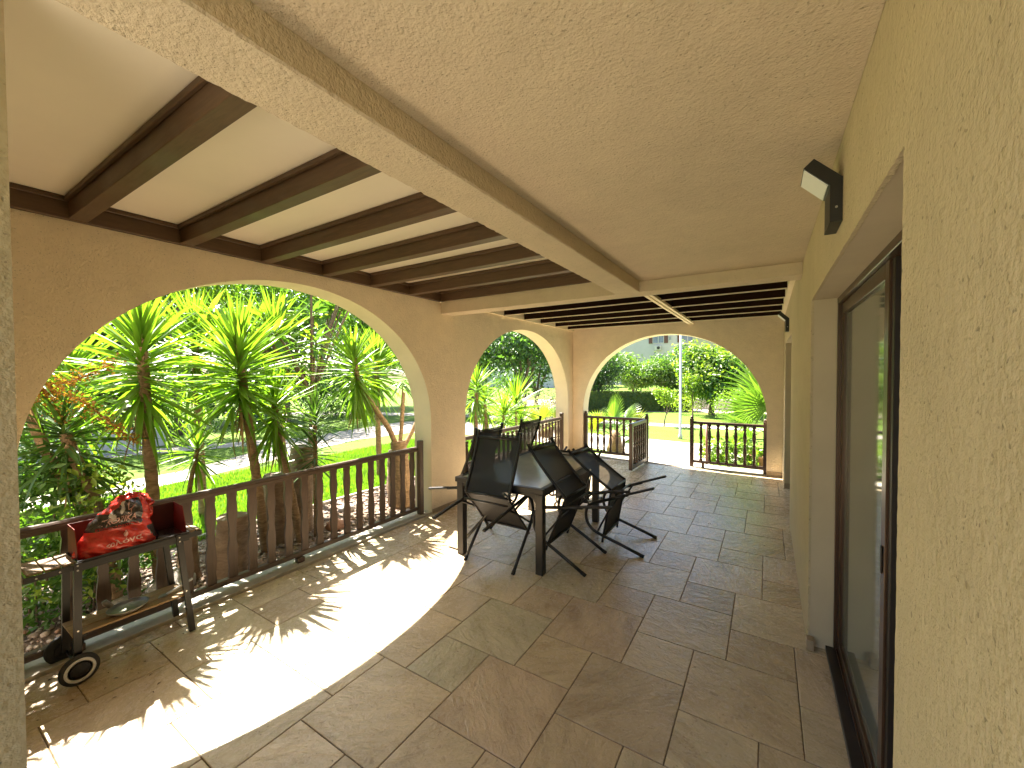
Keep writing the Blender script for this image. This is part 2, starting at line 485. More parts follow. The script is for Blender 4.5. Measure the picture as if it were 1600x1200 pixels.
def mesh_fabric():
    t = NT('black_mesh_fabric'); c = t.coord()
    ch = t.new('TexChecker'); ch.inputs['Scale'].default_value = 420; t.link(c, ch.inputs['Vector'])
    t.set(Base_Color=(0.014, 0.0125, 0.012), Roughness=0.6, Specular_IOR_Level=0.35)
    tr = t.new('BsdfTransparent')
    mx = t.new('MixShader'); mx.inputs[0].default_value = 0.07
    t.link(t.b.outputs[0], mx.inputs[1]); t.link(tr.outputs[0], mx.inputs[2])
    t.link(mx.outputs[0], t.out.inputs['Surface'])
    return t.m
M_mesh = mesh_fabric()

# ------------------------------------------------------------------ ground and paths
def sheet(name, poly, z, mat, kind='structure', parent=None):
    mb = MB(); mb.add([(x, y, z) for x, y in poly], [tuple(range(len(poly)))], 0)
    # orient up
    a = sum(poly[i][0]*poly[(i+1) % len(poly)][1] - poly[(i+1) % len(poly)][0]*poly[i][1] for i in range(len(poly)))
    if a < 0: mb.f[0] = mb.f[0][::-1]
    o = mb.build(name, mat, parent)
    if kind: o['kind'] = kind
    return o
GZ = -0.15
sheet('lawn', [(-200, -120), (120, -120), (120, 250), (-200, 250)], GZ, M_lawn)
near = [(-8.2, -8), (-8.17, 2.4), (-8.3, 3.0), (-8.75, 4.66), (-9.2, 5.9), (-9.5, 7.2), (-9.3, 8.8), (-8, 9.5), (-5.6, 9.45), (-3.4, 9.25), (-2.35, 8.7), (-2.3, 7.9)]
far_ = [(-1.0, 7.9), (-0.9, 9.2), (0.2, 9.8), (6, 10.3), (6, 11.5), (0, 11.1), (-1.7, 11.25), (-4, 11.5), (-8, 12.1), (-10.8, 12.0), (-11.7, 10.8), (-11.3, 7.4), (-10.5, 5.6), (-9.5, 3.8), (-9.15, 3.0), (-9.1, 1.6), (-9.1, -8)]
sheet('garden_path', near + far_, GZ + 0.004, M_path)
sheet('second_path', [(-13.2, -8), (-12.6, -1), (-12.2, 2.35), (-11.5, 4.1), (-10.9, 5.3), (-10.5, 5.6), (-11.05, 6.6), (-11.5, 6.2), (-12.3, 4.3), (-13.0, 2.4), (-13.5, -1), (-14, -8)], GZ + 0.008, M_path)
sheet('far_path', [(-24, 8.6), (-18, 10.4), (-12, 13.2), (-6, 14.1), (0, 14.6), (8, 15.0), (8, 15.9), (0, 15.4), (-6, 15.0), (-12, 14.4), (-18, 12.0), (-24, 10.2)], GZ + 0.006, M_path)
sheet('gravel_court', [(-14, 19), (-4.4, 19.5), (-3.3, 20.3), (4, 21), (4, 26), (-14, 26)], GZ + 0.01, M_gravel)
sheet('bounce_patio', [(-8.1, -12), (6, -12), (6, -1.25), (-3.3, -1.25), (-3.3, -3.2), (-8.1, -3.2)], -0.02, M_path)  # unseen paving behind the camera, added to bounce sunlight onto the terrace
sheet('planting_bed', [(-3.5, -3), (-3.5, 8.2), (-4.9, 8.2), (-5.02, 4.0), (-5.05, 3.2), (-5.15, 1.5), (-5.3, -3)], GZ + 0.012, M_soil)

# ------------------------------------------------------------------ terrace floor: hopscotch tiles
U = 0.1655; X0 = 0.147; Y0 = 1.060
FX0, FX1, FY0, FY1 = -3.291, 0.335, -1.2, 7.55
gb = MB(); gb.box(FX0, FX1, FY0, FY1, -0.30, -0.005)
floor = gb.build('floor', M_grout); floor['kind'] = 'structure'
tile_cache = {}
G = 0.0022
def tile_mesh(w, d):
    key = (round(w, 3), round(d, 3))
    if key not in tile_cache:
        mb = MB(); mb.box(0, w, 0, d, -0.006, 0.0, bev=0.0022)
        tile_cache[key] = mb.data('tile', M_tile)
    return tile_cache[key]
for i in range(-30, 31):
    for j in range(-30, 31):
        for (ox, oy, s) in ((0, 0, 3), (-2, 1, 2)):
            gx = -6 + 3 * i + 2 * j + ox; gy = 4 + 2 * i - 3 * j + oy
            x0, x1 = X0 + gx * U + G, X0 + (gx + s) * U - G
            y0, y1 = Y0 + gy * U + G, Y0 + (gy + s) * U - G
            x0, x1 = max(x0, FX0 + 0.001), min(x1, FX1 - 0.001)
            y0, y1 = max(y0, FY0 + 0.001), min(y1, FY1 - 0.001)
            if x1 - x0 < 0.02 or y1 - y0 < 0.02: continue
            mesh_obj('tile', tile_mesh(x1 - x0, y1 - y0), floor, (x0, y0, 0.0005 * random.random()))

# ------------------------------------------------------------------ walls
def arch_wall(name, along, a0, a1, inner, outer, z0, z1, arches, zb, mats, seg=56):
    """wall slab; arches = (centre, halfwidth, spring, rise). mats: stucco, smooth"""
    def P(a, t, z): return (t, a, z) if along == 'y' else (a, t, z)
    mb = MB()
    samples = [(a0, None), (a1, None)]
    for (c, hw, zs, b) in arches:
        for k in range(seg + 1):
            th = PI - PI * k / seg
            samples.append((c + hw * math.cos(th), zs + b * abs(math.sin(th)) ** 0.94))
    cols = sorted(set(round(s[0], 5) for s in samples))
    def arch_at(a_mid):
        for A in arches:
            if abs(a_mid - A[0]) < A[1]: return A
        return None
    def curve(A, a):
        c, hw, zs, b = A
        x = max(-1, min(1, (a - c) / hw))
        return zs + b * (max(0.0, 1 - x * x)) ** 0.47
    def quad(p, want, mi):
        # want: approximate normal
        v = [Vector(q) for q in p]
        n = (v[1] - v[0]).cross(v[2] - v[0])
        if n.length < 1e-12: n = (v[2] - v[0]).cross(v[3] - v[0])
        if n.dot(Vector(want)) < 0: p = p[::-1]
        mb.add(p, [(0, 1, 2, 3)], mi)
    si = 1 if inner > outer else -1
    Nin = (si, 0, 0) if along == 'y' else (0, si, 0)
    Nout = tuple(-k for k in Nin)
    for a, b in zip(cols[:-1], cols[1:]):
        A = arch_at((a + b) / 2)
        if A is None:
            for t, N in ((inner, Nin), (outer, Nout)):
                quad([P(a, t, z0), P(b, t, z0), P(b, t, z1), P(a, t, z1)], N, 0)
        else:
            za, zb_ = curve(A, a), curve(A, b)
            for t, N in ((inner, Nin), (outer, Nout)):
                quad([P(a, t, za), P(b, t, zb_), P(b, t, z1), P(a, t, z1)], N, 0)
                quad([P(a, t, z0), P(b, t, z0), P(b, t, zb), P(a, t, zb)], N, 2)
            quad([P(a, inner, za), P(a, outer, za), P(b, outer, zb_), P(b, inner, zb_)], (0, 0, -1), 1)
            quad([P(a, inner, zb), P(a, outer, zb), P(b, outer, zb), P(b, inner, zb)], (0, 0, 1), 2)
        quad([P(a, inner, z1), P(a, outer, z1), P(b, outer, z1), P(b, inner, z1)], (0, 0, 1), 0)
    for (c, hw, zs, b) in arches:
        for sgn in (-1, 1):
            a = c + sgn * hw
            N = (0, -sgn, 0) if along == 'y' else (-sgn, 0, 0)
            quad([P(a, inner, zb), P(a, outer, zb), P(a, outer, zs), P(a, inner, zs)], N, 1)
    for a, sg in ((a0, -1), (a1, 1)):
        N = (0, sg, 0) if along == 'y' else (sg, 0, 0)
        quad([P(a, inner, z0), P(a, outer, z0), P(a, outer, z1), P(a, inner, z1)], N, 0)
    return mb.build(name, mats)

XL, XLo = -3.293, -3.56
YF, YFo = 7.557, 7.83
XR = 0.215
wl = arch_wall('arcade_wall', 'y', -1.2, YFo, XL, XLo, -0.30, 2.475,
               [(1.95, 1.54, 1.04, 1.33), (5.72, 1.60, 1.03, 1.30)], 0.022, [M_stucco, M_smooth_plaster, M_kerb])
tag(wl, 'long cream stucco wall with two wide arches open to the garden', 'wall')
wf = arch_wall('arch_wall', 'x', XL + 0.001, 0.60, YF, YFo, -0.30, 2.659,
               [(-1.54, 1.54, 0.85, 1.475)], 0.012, [M_stucco, M_smooth_plaster, M_kerb])
tag(wf, 'cream stucco end wall with one round arch above the open gate', 'wall')
# near end pier (left foreground)
pb = MB()
pb.box(XL + 0.001, -1.60, -0.05, 0.205, -0.30, 2.5945)
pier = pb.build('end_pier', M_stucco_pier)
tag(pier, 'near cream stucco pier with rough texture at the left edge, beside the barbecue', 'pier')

# house wall on the right with two door openings
hb = MB()
D1a, D1b, D2a, D2b = 1.05, 2.955, 5.25, 6.88
ZL = 2.04
XB = 0.62
def hw_box(y0, y1, z0, z1): hb.box(XR, XB, y0, y1, z0, z1, 0)
def wall_face(mb, x, y0, y1, z0, z1, mi, n=1):
    mb.add([(x, y0, z0), (x, y0, z1), (x, y1, z1), (x, y1, z0)], [(0, 1, 2, 3)], mi)
for (y0, y1, z0, z1) in ((-1.2, D1a - 0.01, -0.3, 2.75), (D1b + 0.01, D2a, -0.3, 2.75), (D2a, D2b, ZL, 2.75), (D2b, YF, -0.3, 2.75), (D1a - 0.01, D1b + 0.01, ZL + 0.01, 2.75)):
    wall_face(hb, XR, y0, y1, z0, z1, 0)
# uneven render edge round the near doorway: up the near jamb, along the lintel, down the far jamb
def rag(): return random.uniform(0.0004, 0.0045)
edge_o, edge_i = [], []
nz = 150
for k in range(nz + 1):
    z = -0.3 + (ZL + 0.3) * k / nz; edge_o.append((D1a - 0.01, z)); edge_i.append((D1a + rag(), z))
edge_o[-1] = (D1a - 0.01, ZL + 0.01); edge_i[-1] = (D1a, ZL)
nl = 130
for k in range(1, nl + 1):
    y = D1a + (D1b - D1a) * k / nl; edge_o.append((y, ZL + 0.01)); edge_i.append((y, ZL - rag()))
edge_o[-1] = (D1b + 0.01, ZL + 0.01); edge_i[-1] = (D1b, ZL)
for k in range(1, nz + 1):
    z = ZL - (ZL + 0.3) * k / nz; edge_o.append((D1b + 0.01, z)); edge_i.append((D1b - rag(), z))
P = []; F = []
for (a_, b_) in zip(edge_o, edge_i):
    P += [(XR, a_[0], a_[1]), (XR - 0.0006, b_[0], b_[1]), (XR + 0.012, b_[0], b_[1])]
for k in range(len(edge_o) - 1):
    F += [(k*3, k*3 + 1, k*3 + 4, k*3 + 3), (k*3 + 1, k*3 + 2, k*3 + 5, k*3 + 4)]
hb.add(P, F, 0)
for (ya, yb) in ((D1a, D1b), (D2a, D2b)):
    hb.add([(XR, ya, ZL), (XR, yb, ZL), (XB, yb, ZL), (XB, ya, ZL)], [(0, 1, 2, 3)], 1)
    hb.add([(XR, ya, 0), (XR, ya, ZL), (XB, ya, ZL), (XB, ya, 0)], [(0, 3, 2, 1)], 1)
    hb.add([(XR, yb, 0), (XR, yb, ZL), (XB, yb, ZL), (XB, yb, 0)], [(0, 1, 2, 3)], 1)
hb.add([(XB, -1.2, -.3), (XB, -1.2, 2.75), (XB, YFo, 2.75), (XB, YFo, -.3)], [(0, 3, 2, 1)], 0)
hb.add([(XR, -1.2, -.3), (XB, -1.2, -.3), (XB, -1.2, 2.75), (XR, -1.2, 2.75)], [(0, 1, 2, 3)], 0)
M_reveal = simple('reveal_plaster', (0.56, 0.465, 0.31), 0.85, 0.06, 3, bumps=(40, 0.25, 0.003))
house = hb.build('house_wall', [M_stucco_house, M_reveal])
tag(house, 'cream stucco house wall on the right with two recessed doorways', 'wall')

# skirting pieces
def skirt(x0, x1, y0, y1, parent, h=0.075):
    mb = MB(); mb.box(x0, x1, y0, y1, 0.001, h, bev=0.002); return mb.build('skirting_tile', M_skirt, parent)
skirt(0.003, XR - 0.001, YF - 0.010, YF - 0.001, wf)
skirt(XR + 0.001, XR + 0.42, D2b - 0.010, D2b - 0.001, house)
skirt(XR - 0.008, XR + 0.028, D1b - 0.062, D1b - 0.003, house, 0.06)
skirt(XL + 0.001, XL + 0.010, 3.495, 4.115, wl, 0.05)

# ------------------------------------------------------------------ ceilings
cb = MB()
BZ = 2.34          # underside of beams
CZ = 2.43          # recessed slab
cb.box(-0.965 - 0.0, XR - 0.001, -1.2, 3.67, CZ, 2.75)
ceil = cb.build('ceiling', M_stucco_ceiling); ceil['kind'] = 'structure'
bb = MB(); P = []; F = []
nb_ = 330
for k in range(nb_ + 1):
    y = -1.2 + (3.669 + 1.2) * k / nb_
    j = lambda a=0.0035: random.uniform(-a, a)
    P += [(-1.185, y, 2.74), (-1.185 + j(.002), y, BZ + 0.008 + j()), (-1.177 + j(), y, BZ), (-0.972 + j(.002), y, BZ), (-0.966, y, BZ + 0.006 + j(.002)), (-0.966, y, 2.74)]
for k in range(nb_):
    for q_ in range(5): F.append((k*6 + q_, k*6 + q_ + 1, (k+1)*6 + q_ + 1, (k+1)*6 + q_))
bb.add(P, F)
bb.build('ceiling_beam', M_stucco_ceiling, ceil)
bb = MB(); bb.box(XL + 0.002, XR - 0.002, 3.67, 3.885, BZ, 2.74)
bb.build('cross_beam', M_stucco_ceiling, ceil)

# roof slab over the two timber bays
rb = MB()
rb.box(XLo - 0.1, -1.187, -1.2, 3.668, 2.66, 2.76)
rb.box(XLo - 0.1, XB, 3.887, YFo, 2.66, 2.76)
roof = rb.build('roof_slab', M_smooth_plaster); roof['kind'] = 'structure'
PZ = 2.595
perg = empty('timber_ceiling', (-2.2, 1.8, 2.48), label='near ceiling bay of brown rafters with cream panels between them, over the first arch', cat='timber ceiling')
def child_box(name, x0, x1, y0, y1, z0, z1, mat, root, bev=0.004):
    mb = MB(); L = root.location
    mb.box(x0 - L.x, x1 - L.x, y0 - L.y, y1 - L.y, z0 - L.z, z1 - L.z, bev=bev)
    return mb.build(name, mat, root)
RY = [0.12 + 0.503 * k for k in (-2, -1, 1, 2, 3, 4, 5, 6, 7)]
for y in RY:
    y0 = y; y1 = min(y + 0.075, 3.666)
    r_ = child_box('rafter', XL + 0.03, -1.187, y0, y1, 2.479, PZ, M_rafter, perg, 0.003)
    # quarter moulding along each rafter under the panel
    child_box('moulding', XL + 0.03, -1.187, y0 - 0.018, y0 - 0.0005, 2.568, PZ - 0.0005, M_rafter, perg, 0.003)
child_box('header_beam', XLo + 0.02, XL + 0.029, -0.98, 3.666, 2.477, PZ, M_rafter_y, perg, 0.003)
child_box('header_moulding', XL + 0.0295, XL + 0.047, -0.98, 3.666, 2.568, PZ - 0.0005, M_rafter_y, perg, 0.003)
ys = [-1.2] + [y + 0.04 for y in RY[:-1]] + [3.668]
for a, b in zip(ys[:-1], ys[1:]):
    child_box('ceiling_panel', XLo, -1.187, a + 0.001, b - 0.001, PZ + 0.0005, PZ + 0.02, M_white_panel, perg, 0)

perg2 = empty('far_timber_ceiling', (-1.6, 5.7, 2.47), label='far ceiling bay of close dark rafters edged with thin cream strips', cat='timber ceiling')
P2 = [3.89, 4.42, 5.00, 5.58, 6.13, 6.70, 7.24]
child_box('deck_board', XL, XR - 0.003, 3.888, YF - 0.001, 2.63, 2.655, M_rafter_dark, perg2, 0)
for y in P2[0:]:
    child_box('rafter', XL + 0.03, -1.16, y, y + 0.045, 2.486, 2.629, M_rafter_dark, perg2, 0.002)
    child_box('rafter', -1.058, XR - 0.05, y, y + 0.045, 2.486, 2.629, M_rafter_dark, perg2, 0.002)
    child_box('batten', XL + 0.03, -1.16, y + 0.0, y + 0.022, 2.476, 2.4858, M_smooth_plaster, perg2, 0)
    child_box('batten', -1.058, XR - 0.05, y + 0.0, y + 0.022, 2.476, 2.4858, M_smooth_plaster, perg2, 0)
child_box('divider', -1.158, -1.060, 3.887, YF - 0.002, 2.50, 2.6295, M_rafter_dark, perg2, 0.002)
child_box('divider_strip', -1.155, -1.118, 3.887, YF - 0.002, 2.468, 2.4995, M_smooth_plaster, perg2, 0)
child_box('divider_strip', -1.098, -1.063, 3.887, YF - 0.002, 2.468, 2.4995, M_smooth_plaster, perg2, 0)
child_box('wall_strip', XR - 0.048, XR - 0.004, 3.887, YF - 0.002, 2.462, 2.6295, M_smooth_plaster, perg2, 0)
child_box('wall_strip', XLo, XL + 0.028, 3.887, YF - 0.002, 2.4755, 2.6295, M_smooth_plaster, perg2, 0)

# ------------------------------------------------------------------ doors
door = empty('sliding_door', (0.36, 2.0, 0), label='near bronze sliding door with tinted glass, recessed beside the camera', cat='door')
def dpart(name, x0, x1, y0, y1, z0, z1, mat, parent=None, bev=0.002, root=None):
    root = root or door
    L = root.location
    mb = MB(); mb.box(x0 - L.x, x1 - L.x, y0 - L.y, y1 - L.y, z0 - L.z, z1 - L.z, bev=bev)
    return mb.build(name, mat, parent or root)
DY0, DY1 = D1a + 0.002, D1b - 0.002
# outer frame
dpart('frame', 0.335, 0.455, DY1 - 0.03, DY1, 0.03, ZL - 0.001, M_door_frame)
dpart('frame', 0.335, 0.455, DY0, DY1, ZL - 0.036, ZL - 0.0015, M_door_frame)
dpart('frame', 0.335, 0.455, DY0, DY0 + 0.03, 0.03, ZL - 0.037, M_door_frame)
dpart('track', 0.300, 0.460, DY0, DY1, 0.001, 0.028, M_door_dark)
for xx in (0.345, 0.385, 0.425):
    dpart('track_rib', xx, xx + 0.006, DY0, DY1, 0.0285, 0.038, M_door_frame, bev=0)
def leaf(y0, y1, x0, glassmat):
    t = 0.034
    f = dpart('sash', x0, x0 + t, y1 - 0.055, y1, 0.040, ZL - 0.038, M_door_frame)
    dpart('sash', x0, x0 + t, y0, y0 + 0.06, 0.040, ZL - 0.038, M_door_frame)
    dpart('sash', x0, x0 + t, y0 + 0.061, y1 - 0.056, ZL - 0.098, ZL - 0.038, M_door_frame)
    dpart('sash', x0, x0 + t, y0 + 0.061, y1 - 0.056, 0.040, 0.095, M_door_frame)
    dpart('glass_pane', x0 + 0.014, x0 + 0.020, y0 + 0.0605, y1 - 0.0555, 0.0955, ZL - 0.0985, glassmat, bev=0)
    return f
f1 = leaf(1.88, DY1 - 0.031, 0.352, M_door_glass)
f2 = leaf(DY0 + 0.031, 1.93, 0.394, M_door_glass)
dpart('handle', 0.346, 0.3515, 1.905, 1.920, 0.90, 1.00, M_door_dark)
dpart('screen_frame', 0.430, 0.452, 1.72, 1.78, 0.040, ZL - 0.038, M_door_dark)
dpart('seal', 0.36, 0.45, 1.845, 1.8785, 0.040, ZL - 0.038, M_door_dark)
dpart('back_blind', 0.456, 0.47, DY0 + 0.01, DY1 - 0.01, 0.03, ZL - 0.04, M_door_dark)

door2 = empty('far_door', (0.42, 6.0, 0), label='far bronze glazed door deep in the second doorway of the right wall', cat='door')
dpart('frame', 0.40, 0.46, D2b - 0.05, D2b - 0.002, 0.001, ZL - 0.001, M_door_frame, root=door2)
dpart('frame', 0.40, 0.46, D2a + 0.002, D2a + 0.05, 0.001, ZL - 0.001, M_door_frame, root=door2)
dpart('frame', 0.40, 0.46, D2a + 0.051, D2b - 0.051, ZL - 0.06, ZL - 0.001, M_door_frame, root=door2)
dpart('glass_pane', 0.42, 0.43, D2a + 0.051, D2b - 0.051, 0.02, ZL - 0.061, M_door_glass, bev=0, root=door2)
dpart('frame', 0.40, 0.46, D2a + 0.051, D2b - 0.051, 0.001, 0.0195, M_door_frame, root=door2)

# ------------------------------------------------------------------ wall lamps
def wall_lamp(loc, label):
    root = empty('wall_lamp', loc, label=label, cat='wall lamp', group='black angled wall lamps')
    D = 0.155
    mb = MB()
    # profile in x (negative = away from wall), z
    prof = [(-0.001, 0.0), (-0.001, 0.150), (-0.082, 0.232), (-0.112, 0.206), (-0.036, 0.128), (-0.036, 0.0)]
    mb.prism(prof, 0, D, 'y')
    mb.build('housing', M_lamp_body, root)
    # lens sits proud of the slanted underside
    a = Vector((-0.112, 0, 0.206)); b = Vector((-0.036, 0, 0.128))
    d = (b - a).normalized(); n = Vector((d.z, 0, -d.x))
    if n.z > 0: n = -n
    P0 = a + d * 0.006 ; P1 = b - d * 0.006
    mb = MB(); P = []
    for yy in (0.006, D - 0.006):
        for p in (P0, P1):
            P.append(Vector((p.x, yy, p.z)) + n * 0.0005); P.append(Vector((p.x, yy, p.z)) + n * 0.004)
    F = [(0, 1, 3, 2), (4, 6, 7, 5), (1, 5, 7, 3), (0, 4, 5, 1), (2, 3, 7, 6), (0, 2, 6, 4)]
    mb.add(P, F, 0)
    mb.build('diffuser', M_lens, root)
    mb = MB(); mb.tube([(-0.018, -0.0005, 0.05), (-0.018, -0.004, 0.05)], 0.004, 8); mb.build('screw', M_bolt, root)
    return root
wall_lamp((XR, 1.796, 2.135), 'large black angled wall lamp just above the near sliding door')
wall_lamp((XR, 5.80, 2.115), 'small distant black angled wall lamp by the far arch wall')

# ------------------------------------------------------------------ railings
def flat_baluster(h, w=0.066, t=0.022):
    prof = [(0.0, 0.92), (0.06, 0.92), (0.10, 0.80), (0.14, 0.80), (0.20, 0.92), (0.28, 1.0), (0.36, 0.92), (0.44, 0.72), (0.48, 0.66), (0.52, 0.80), (0.56, 0.66), (0.62, 0.76), (0.72, 0.98), (0.80, 1.0), (0.86, 0.86), (0.90, 0.80), (0.94, 0.95), (1.0, 0.95)]
    mb = MB()
    P = []; F = []
    for s, k in prof:
        y = w / 2 * k
        P += [(-t/2, -y, s*h), (t/2, -y, s*h), (t/2, y, s*h), (-t/2, y, s*h)]
    n = len(prof)
    for i in range(n - 1):
        for k in range(4):
            k2 = (k + 1) % 4
            F.append((i*4 + k, i*4 + k2, (i+1)*4 + k2, (i+1)*4 + k))
    F.append((3, 2, 1, 0)); F.append(tuple((n-1)*4 + k for k in range(4)))
    mb.add(P, F)
    return mb.data('baluster', M_fence)
def turned_baluster(h, r=0.027, mat=None):
    prof = [(0.9, 0), (0.9, .05), (0.5, .07), (0.95, .10), (0.55, .13), (0.72, .20), (1.0, .30), (0.85, .40), (0.50, .47), (0.95, .50), (0.50, .53), (0.80, .60), (1.0, .70), (0.8, .80), (0.55, .87), (0.95, .90), (0.5, .93), (0.9, .95), (0.9, 1.0)]
    mb = MB(); mb.lathe([(r*a, h*b) for a, b in prof], 10)
    return mb.data('baluster', mat or M_fence_far)
BAL_FLAT = flat_baluster(0.655)
def post(mb_h, w, mat, name, parent, loc, cap=True):
    mb = MB(); mb.box(-w/2, w/2, -w/2, w/2, 0, mb_h, bev=0.004)
    if cap:
        mb.lathe([(w*0.35, mb_h - 0.0005), (w*0.30, mb_h + 0.012), (w*0.12, mb_h + 0.024), (0.004, mb_h + 0.028)], 10)
    return mb.build(name, mat, parent, loc)

RX = -3.392
rail1 = empty('garden_railing', (RX, 1.9, 0.022), label='long dark brown railing of flat wavy balusters across the near arch', cat='railing')
def rbox(root, name, x0, x1, y0, y1, z0, z1, mat, bev=0.005):
    L = root.location; mb = MB(); mb.box(x0-L.x, x1-L.x, y0-L.y, y1-L.y, z0-L.z, z1-L.z, bev=bev); return mb.build(name, mat, root)
def rail_bar(root, name, y0, y1, z, w, h, mat, x=RX):
    mb = MB(); L = root.location
    prof = [(-w/2, 0), (w/2, 0), (w/2, h*0.45), (w*0.40, h*0.6), (w*0.40, h*0.8), (w*0.25, h), (-w*0.25, h), (-w*0.40, h*0.8), (-w*0.40, h*0.6), (-w/2, h*0.45)]
    mb.prism([(x - L.x + a, z - L.z + b) for a, b in prof], y0 - L.y, y1 - L.y, 'y')
    return mb.build(name, mat, root)
rail_bar(rail1, 'top_rail', 0.42, 3.345, 0.745, 0.060, 0.050, M_rail)
rbox(rail1, 'bottom_rail', RX - 0.024, RX + 0.024, 0.42, 3.345, 0.065, 0.105, M_rail)
k = -5
while True:
    y = 1.313 + 0.1405 * k
    if y > 3.30: break
    if y > 0.46: mesh_obj('baluster', BAL_FLAT, rail1, (0, y - 1.9, 0.100 - 0.022), (0, 0, random.uniform(-.03, .03)))
    k += 1
rbox(rail1, 'post', -3.388, -3.330, 3.346, 3.404, 0.003, 0.865, M_fence)
rbox(rail1, 'foot', RX + 0.000, RX + 0.05, 1.925, 1.985, 0.0225, 0.0645, M_fence, 0.003)
rbox(rail1, 'foot', RX + 0.000, RX + 0.05, 0.60, 0.66, 0.0225, 0.0645, M_fence, 0.003)

BAL_T = turned_baluster(0.60)
rail2 = empty('garden_railing', (RX, 5.7, 0.022), label='brown railing of turned balusters across the second arch, behind the table', cat='railing')
rail_bar(rail2, 'top_rail', 4.17, 7.20, 0.745, 0.060, 0.050, M_rail)
rbox(rail2, 'bottom_rail', RX - 0.022, RX + 0.022, 4.17, 7.20, 0.085, 0.125, M_rail)
rbox(rail2, 'post', RX - 0.03, RX + 0.03, 7.201, 7.262, 0.023, 0.87, M_fence_far)
rbox(rail2, 'post', RX - 0.03, RX + 0.03, 4.13, 4.169, 0.023, 0.87, M_fence_far)
y = 4.27
while y < 7.16:
    mesh_obj('baluster', BAL_T, rail2, (0, y - 5.7, 0.130 - 0.022 - 0.005)); y += 0.128

FY = 7.63
def x_fence(name, label, x0, x1, xs, posts, extra_foot=None):
    root = empty(name, ((x0 + x1)/2, FY, 0.012), label=label, cat='railing')
    rbox(root, 'top_rail', x0, x1, FY - 0.028, FY + 0.028, 0.755, 0.800, M_fence_far)
    rbox(root, 'bottom_rail', x0, x1, FY - 0.02, FY + 0.02, 0.085, 0.125, M_fence_far)
    for x in xs:
        mesh_obj('baluster', BAL_T2, root, (x - root.location.x, 0, 0.125 - 0.012 - 0.004))
    for x in posts:
        mb = MB(); mb.box(-0.03, 0.03, -0.03, 0.03, 0.001, 0.835, bev=0.004)
        mb.lathe([(0.016, 0.8345), (0.026, 0.846), (0.028, 0.86), (0.018, 0.875), (0.004, 0.88)], 10)
        mb.build('post', M_fence_far, root, (x - root.location.x, 0, 0))
    return root
BAL_T2 = turned_baluster(0.635, 0.030)
fr = x_fence('gate_side_railing', 'brown turned railing right of the gateway, with a post topped by a rounded knob', -1.068, -0.042, [-0.955 + 0.131 * i for i in range(7)], [-1.10, -0.015])
rbox(fr, 'foot', -0.945, -0.90, FY - 0.015, FY + 0.02, 0.013, 0.0845, M_fence_far, 0.003)
fl_ = x_fence('gate_side_railing', 'brown turned railing left of the gateway, behind the open gate', -3.03, -1.895, [-2.93 + 0.128 * i for i in range(8)], [-3.05, -1.865])
tag(fr, group=None)
gate = empty('gate', (-1.865, 7.585, 0.03), (0, 0, R(-92.0)), label='open brown wooden gate swung inwards, standing edge-on to the arch', cat='gate')
GL = 0.90
def gbox(name, x0, x1, z0, z1, t=0.045, mat=M_fence_far):
    mb = MB(); mb.box(x0, x1, -t/2, t/2, z0, z1, bev=0.004); return mb.build(name, mat, gate)
gbox('stile', 0.03, 0.09, 0.0, 0.77)
gbox('stile', GL - 0.075, GL, 0.0, 0.77, 0.055)
gbox('top_rail', 0.0905, GL - 0.0755, 0.715, 0.77, 0.05)
gbox('bottom_rail', 0.0905, GL - 0.0755, 0.0, 0.075, 0.04)
for i in range(5):
    mesh_obj('baluster', BAL_T2, gate, (0.18 + 0.125 * i, 0, 0.077), None, (1, 1, 1))

thr = MB(); thr.box(-3.08, 0.0, YFo + 0.001, YFo + 0.30, -0.30, -0.03, bev=0.004)
step = thr.build('step', M_path); step['kind'] = 'structure'

# ------------------------------------------------------------------ table
TZ = 0.70
table = empty('garden_table', (-1.955, 3.55, 0), (0, 0, R(1.8)), label='dark metal garden table with a frosted glass top, ringed by six tipped chairs', cat='table')
TW, TL = 0.44, 0.725
tb = MB()
for (x0, x1, y0, y1) in ((-TW, TW, -TL, -TL + 0.045), (-TW, TW, TL - 0.045, TL), (-TW, -TW + 0.045, -TL + 0.0455, TL - 0.0455), (TW - 0.045, TW, -TL + 0.0455, TL - 0.0455)):
    tb.box(x0, x1, y0, y1, TZ - 0.045, TZ, bev=0.004)
tb.build('table_frame', M_table, table)
tb = MB(); tb.box(-TW + 0.0455, TW - 0.0455, -TL + 0.046, TL - 0.046, TZ - 0.014, TZ - 0.003, bev=0.002); tb.build('table_top', M_tabletop, table)
tb = MB(); tb.box(-TW + 0.02, TW - 0.02, -TL + 0.02, -TL + 0.045, TZ - 0.075, TZ - 0.046); tb.box(-TW + 0.02, TW - 0.02, TL - 0.045, TL - 0.02, TZ - 0.075, TZ - 0.046)
tb.box(-TW + 0.02, -TW + 0.04, -TL + 0.0455, TL - 0.0455, TZ - 0.075, TZ - 0.046); tb.box(TW - 0.04, TW - 0.02, -TL + 0.0455, TL - 0.0455, TZ - 0.075, TZ - 0.046)
tb.build('apron', M_table, table)
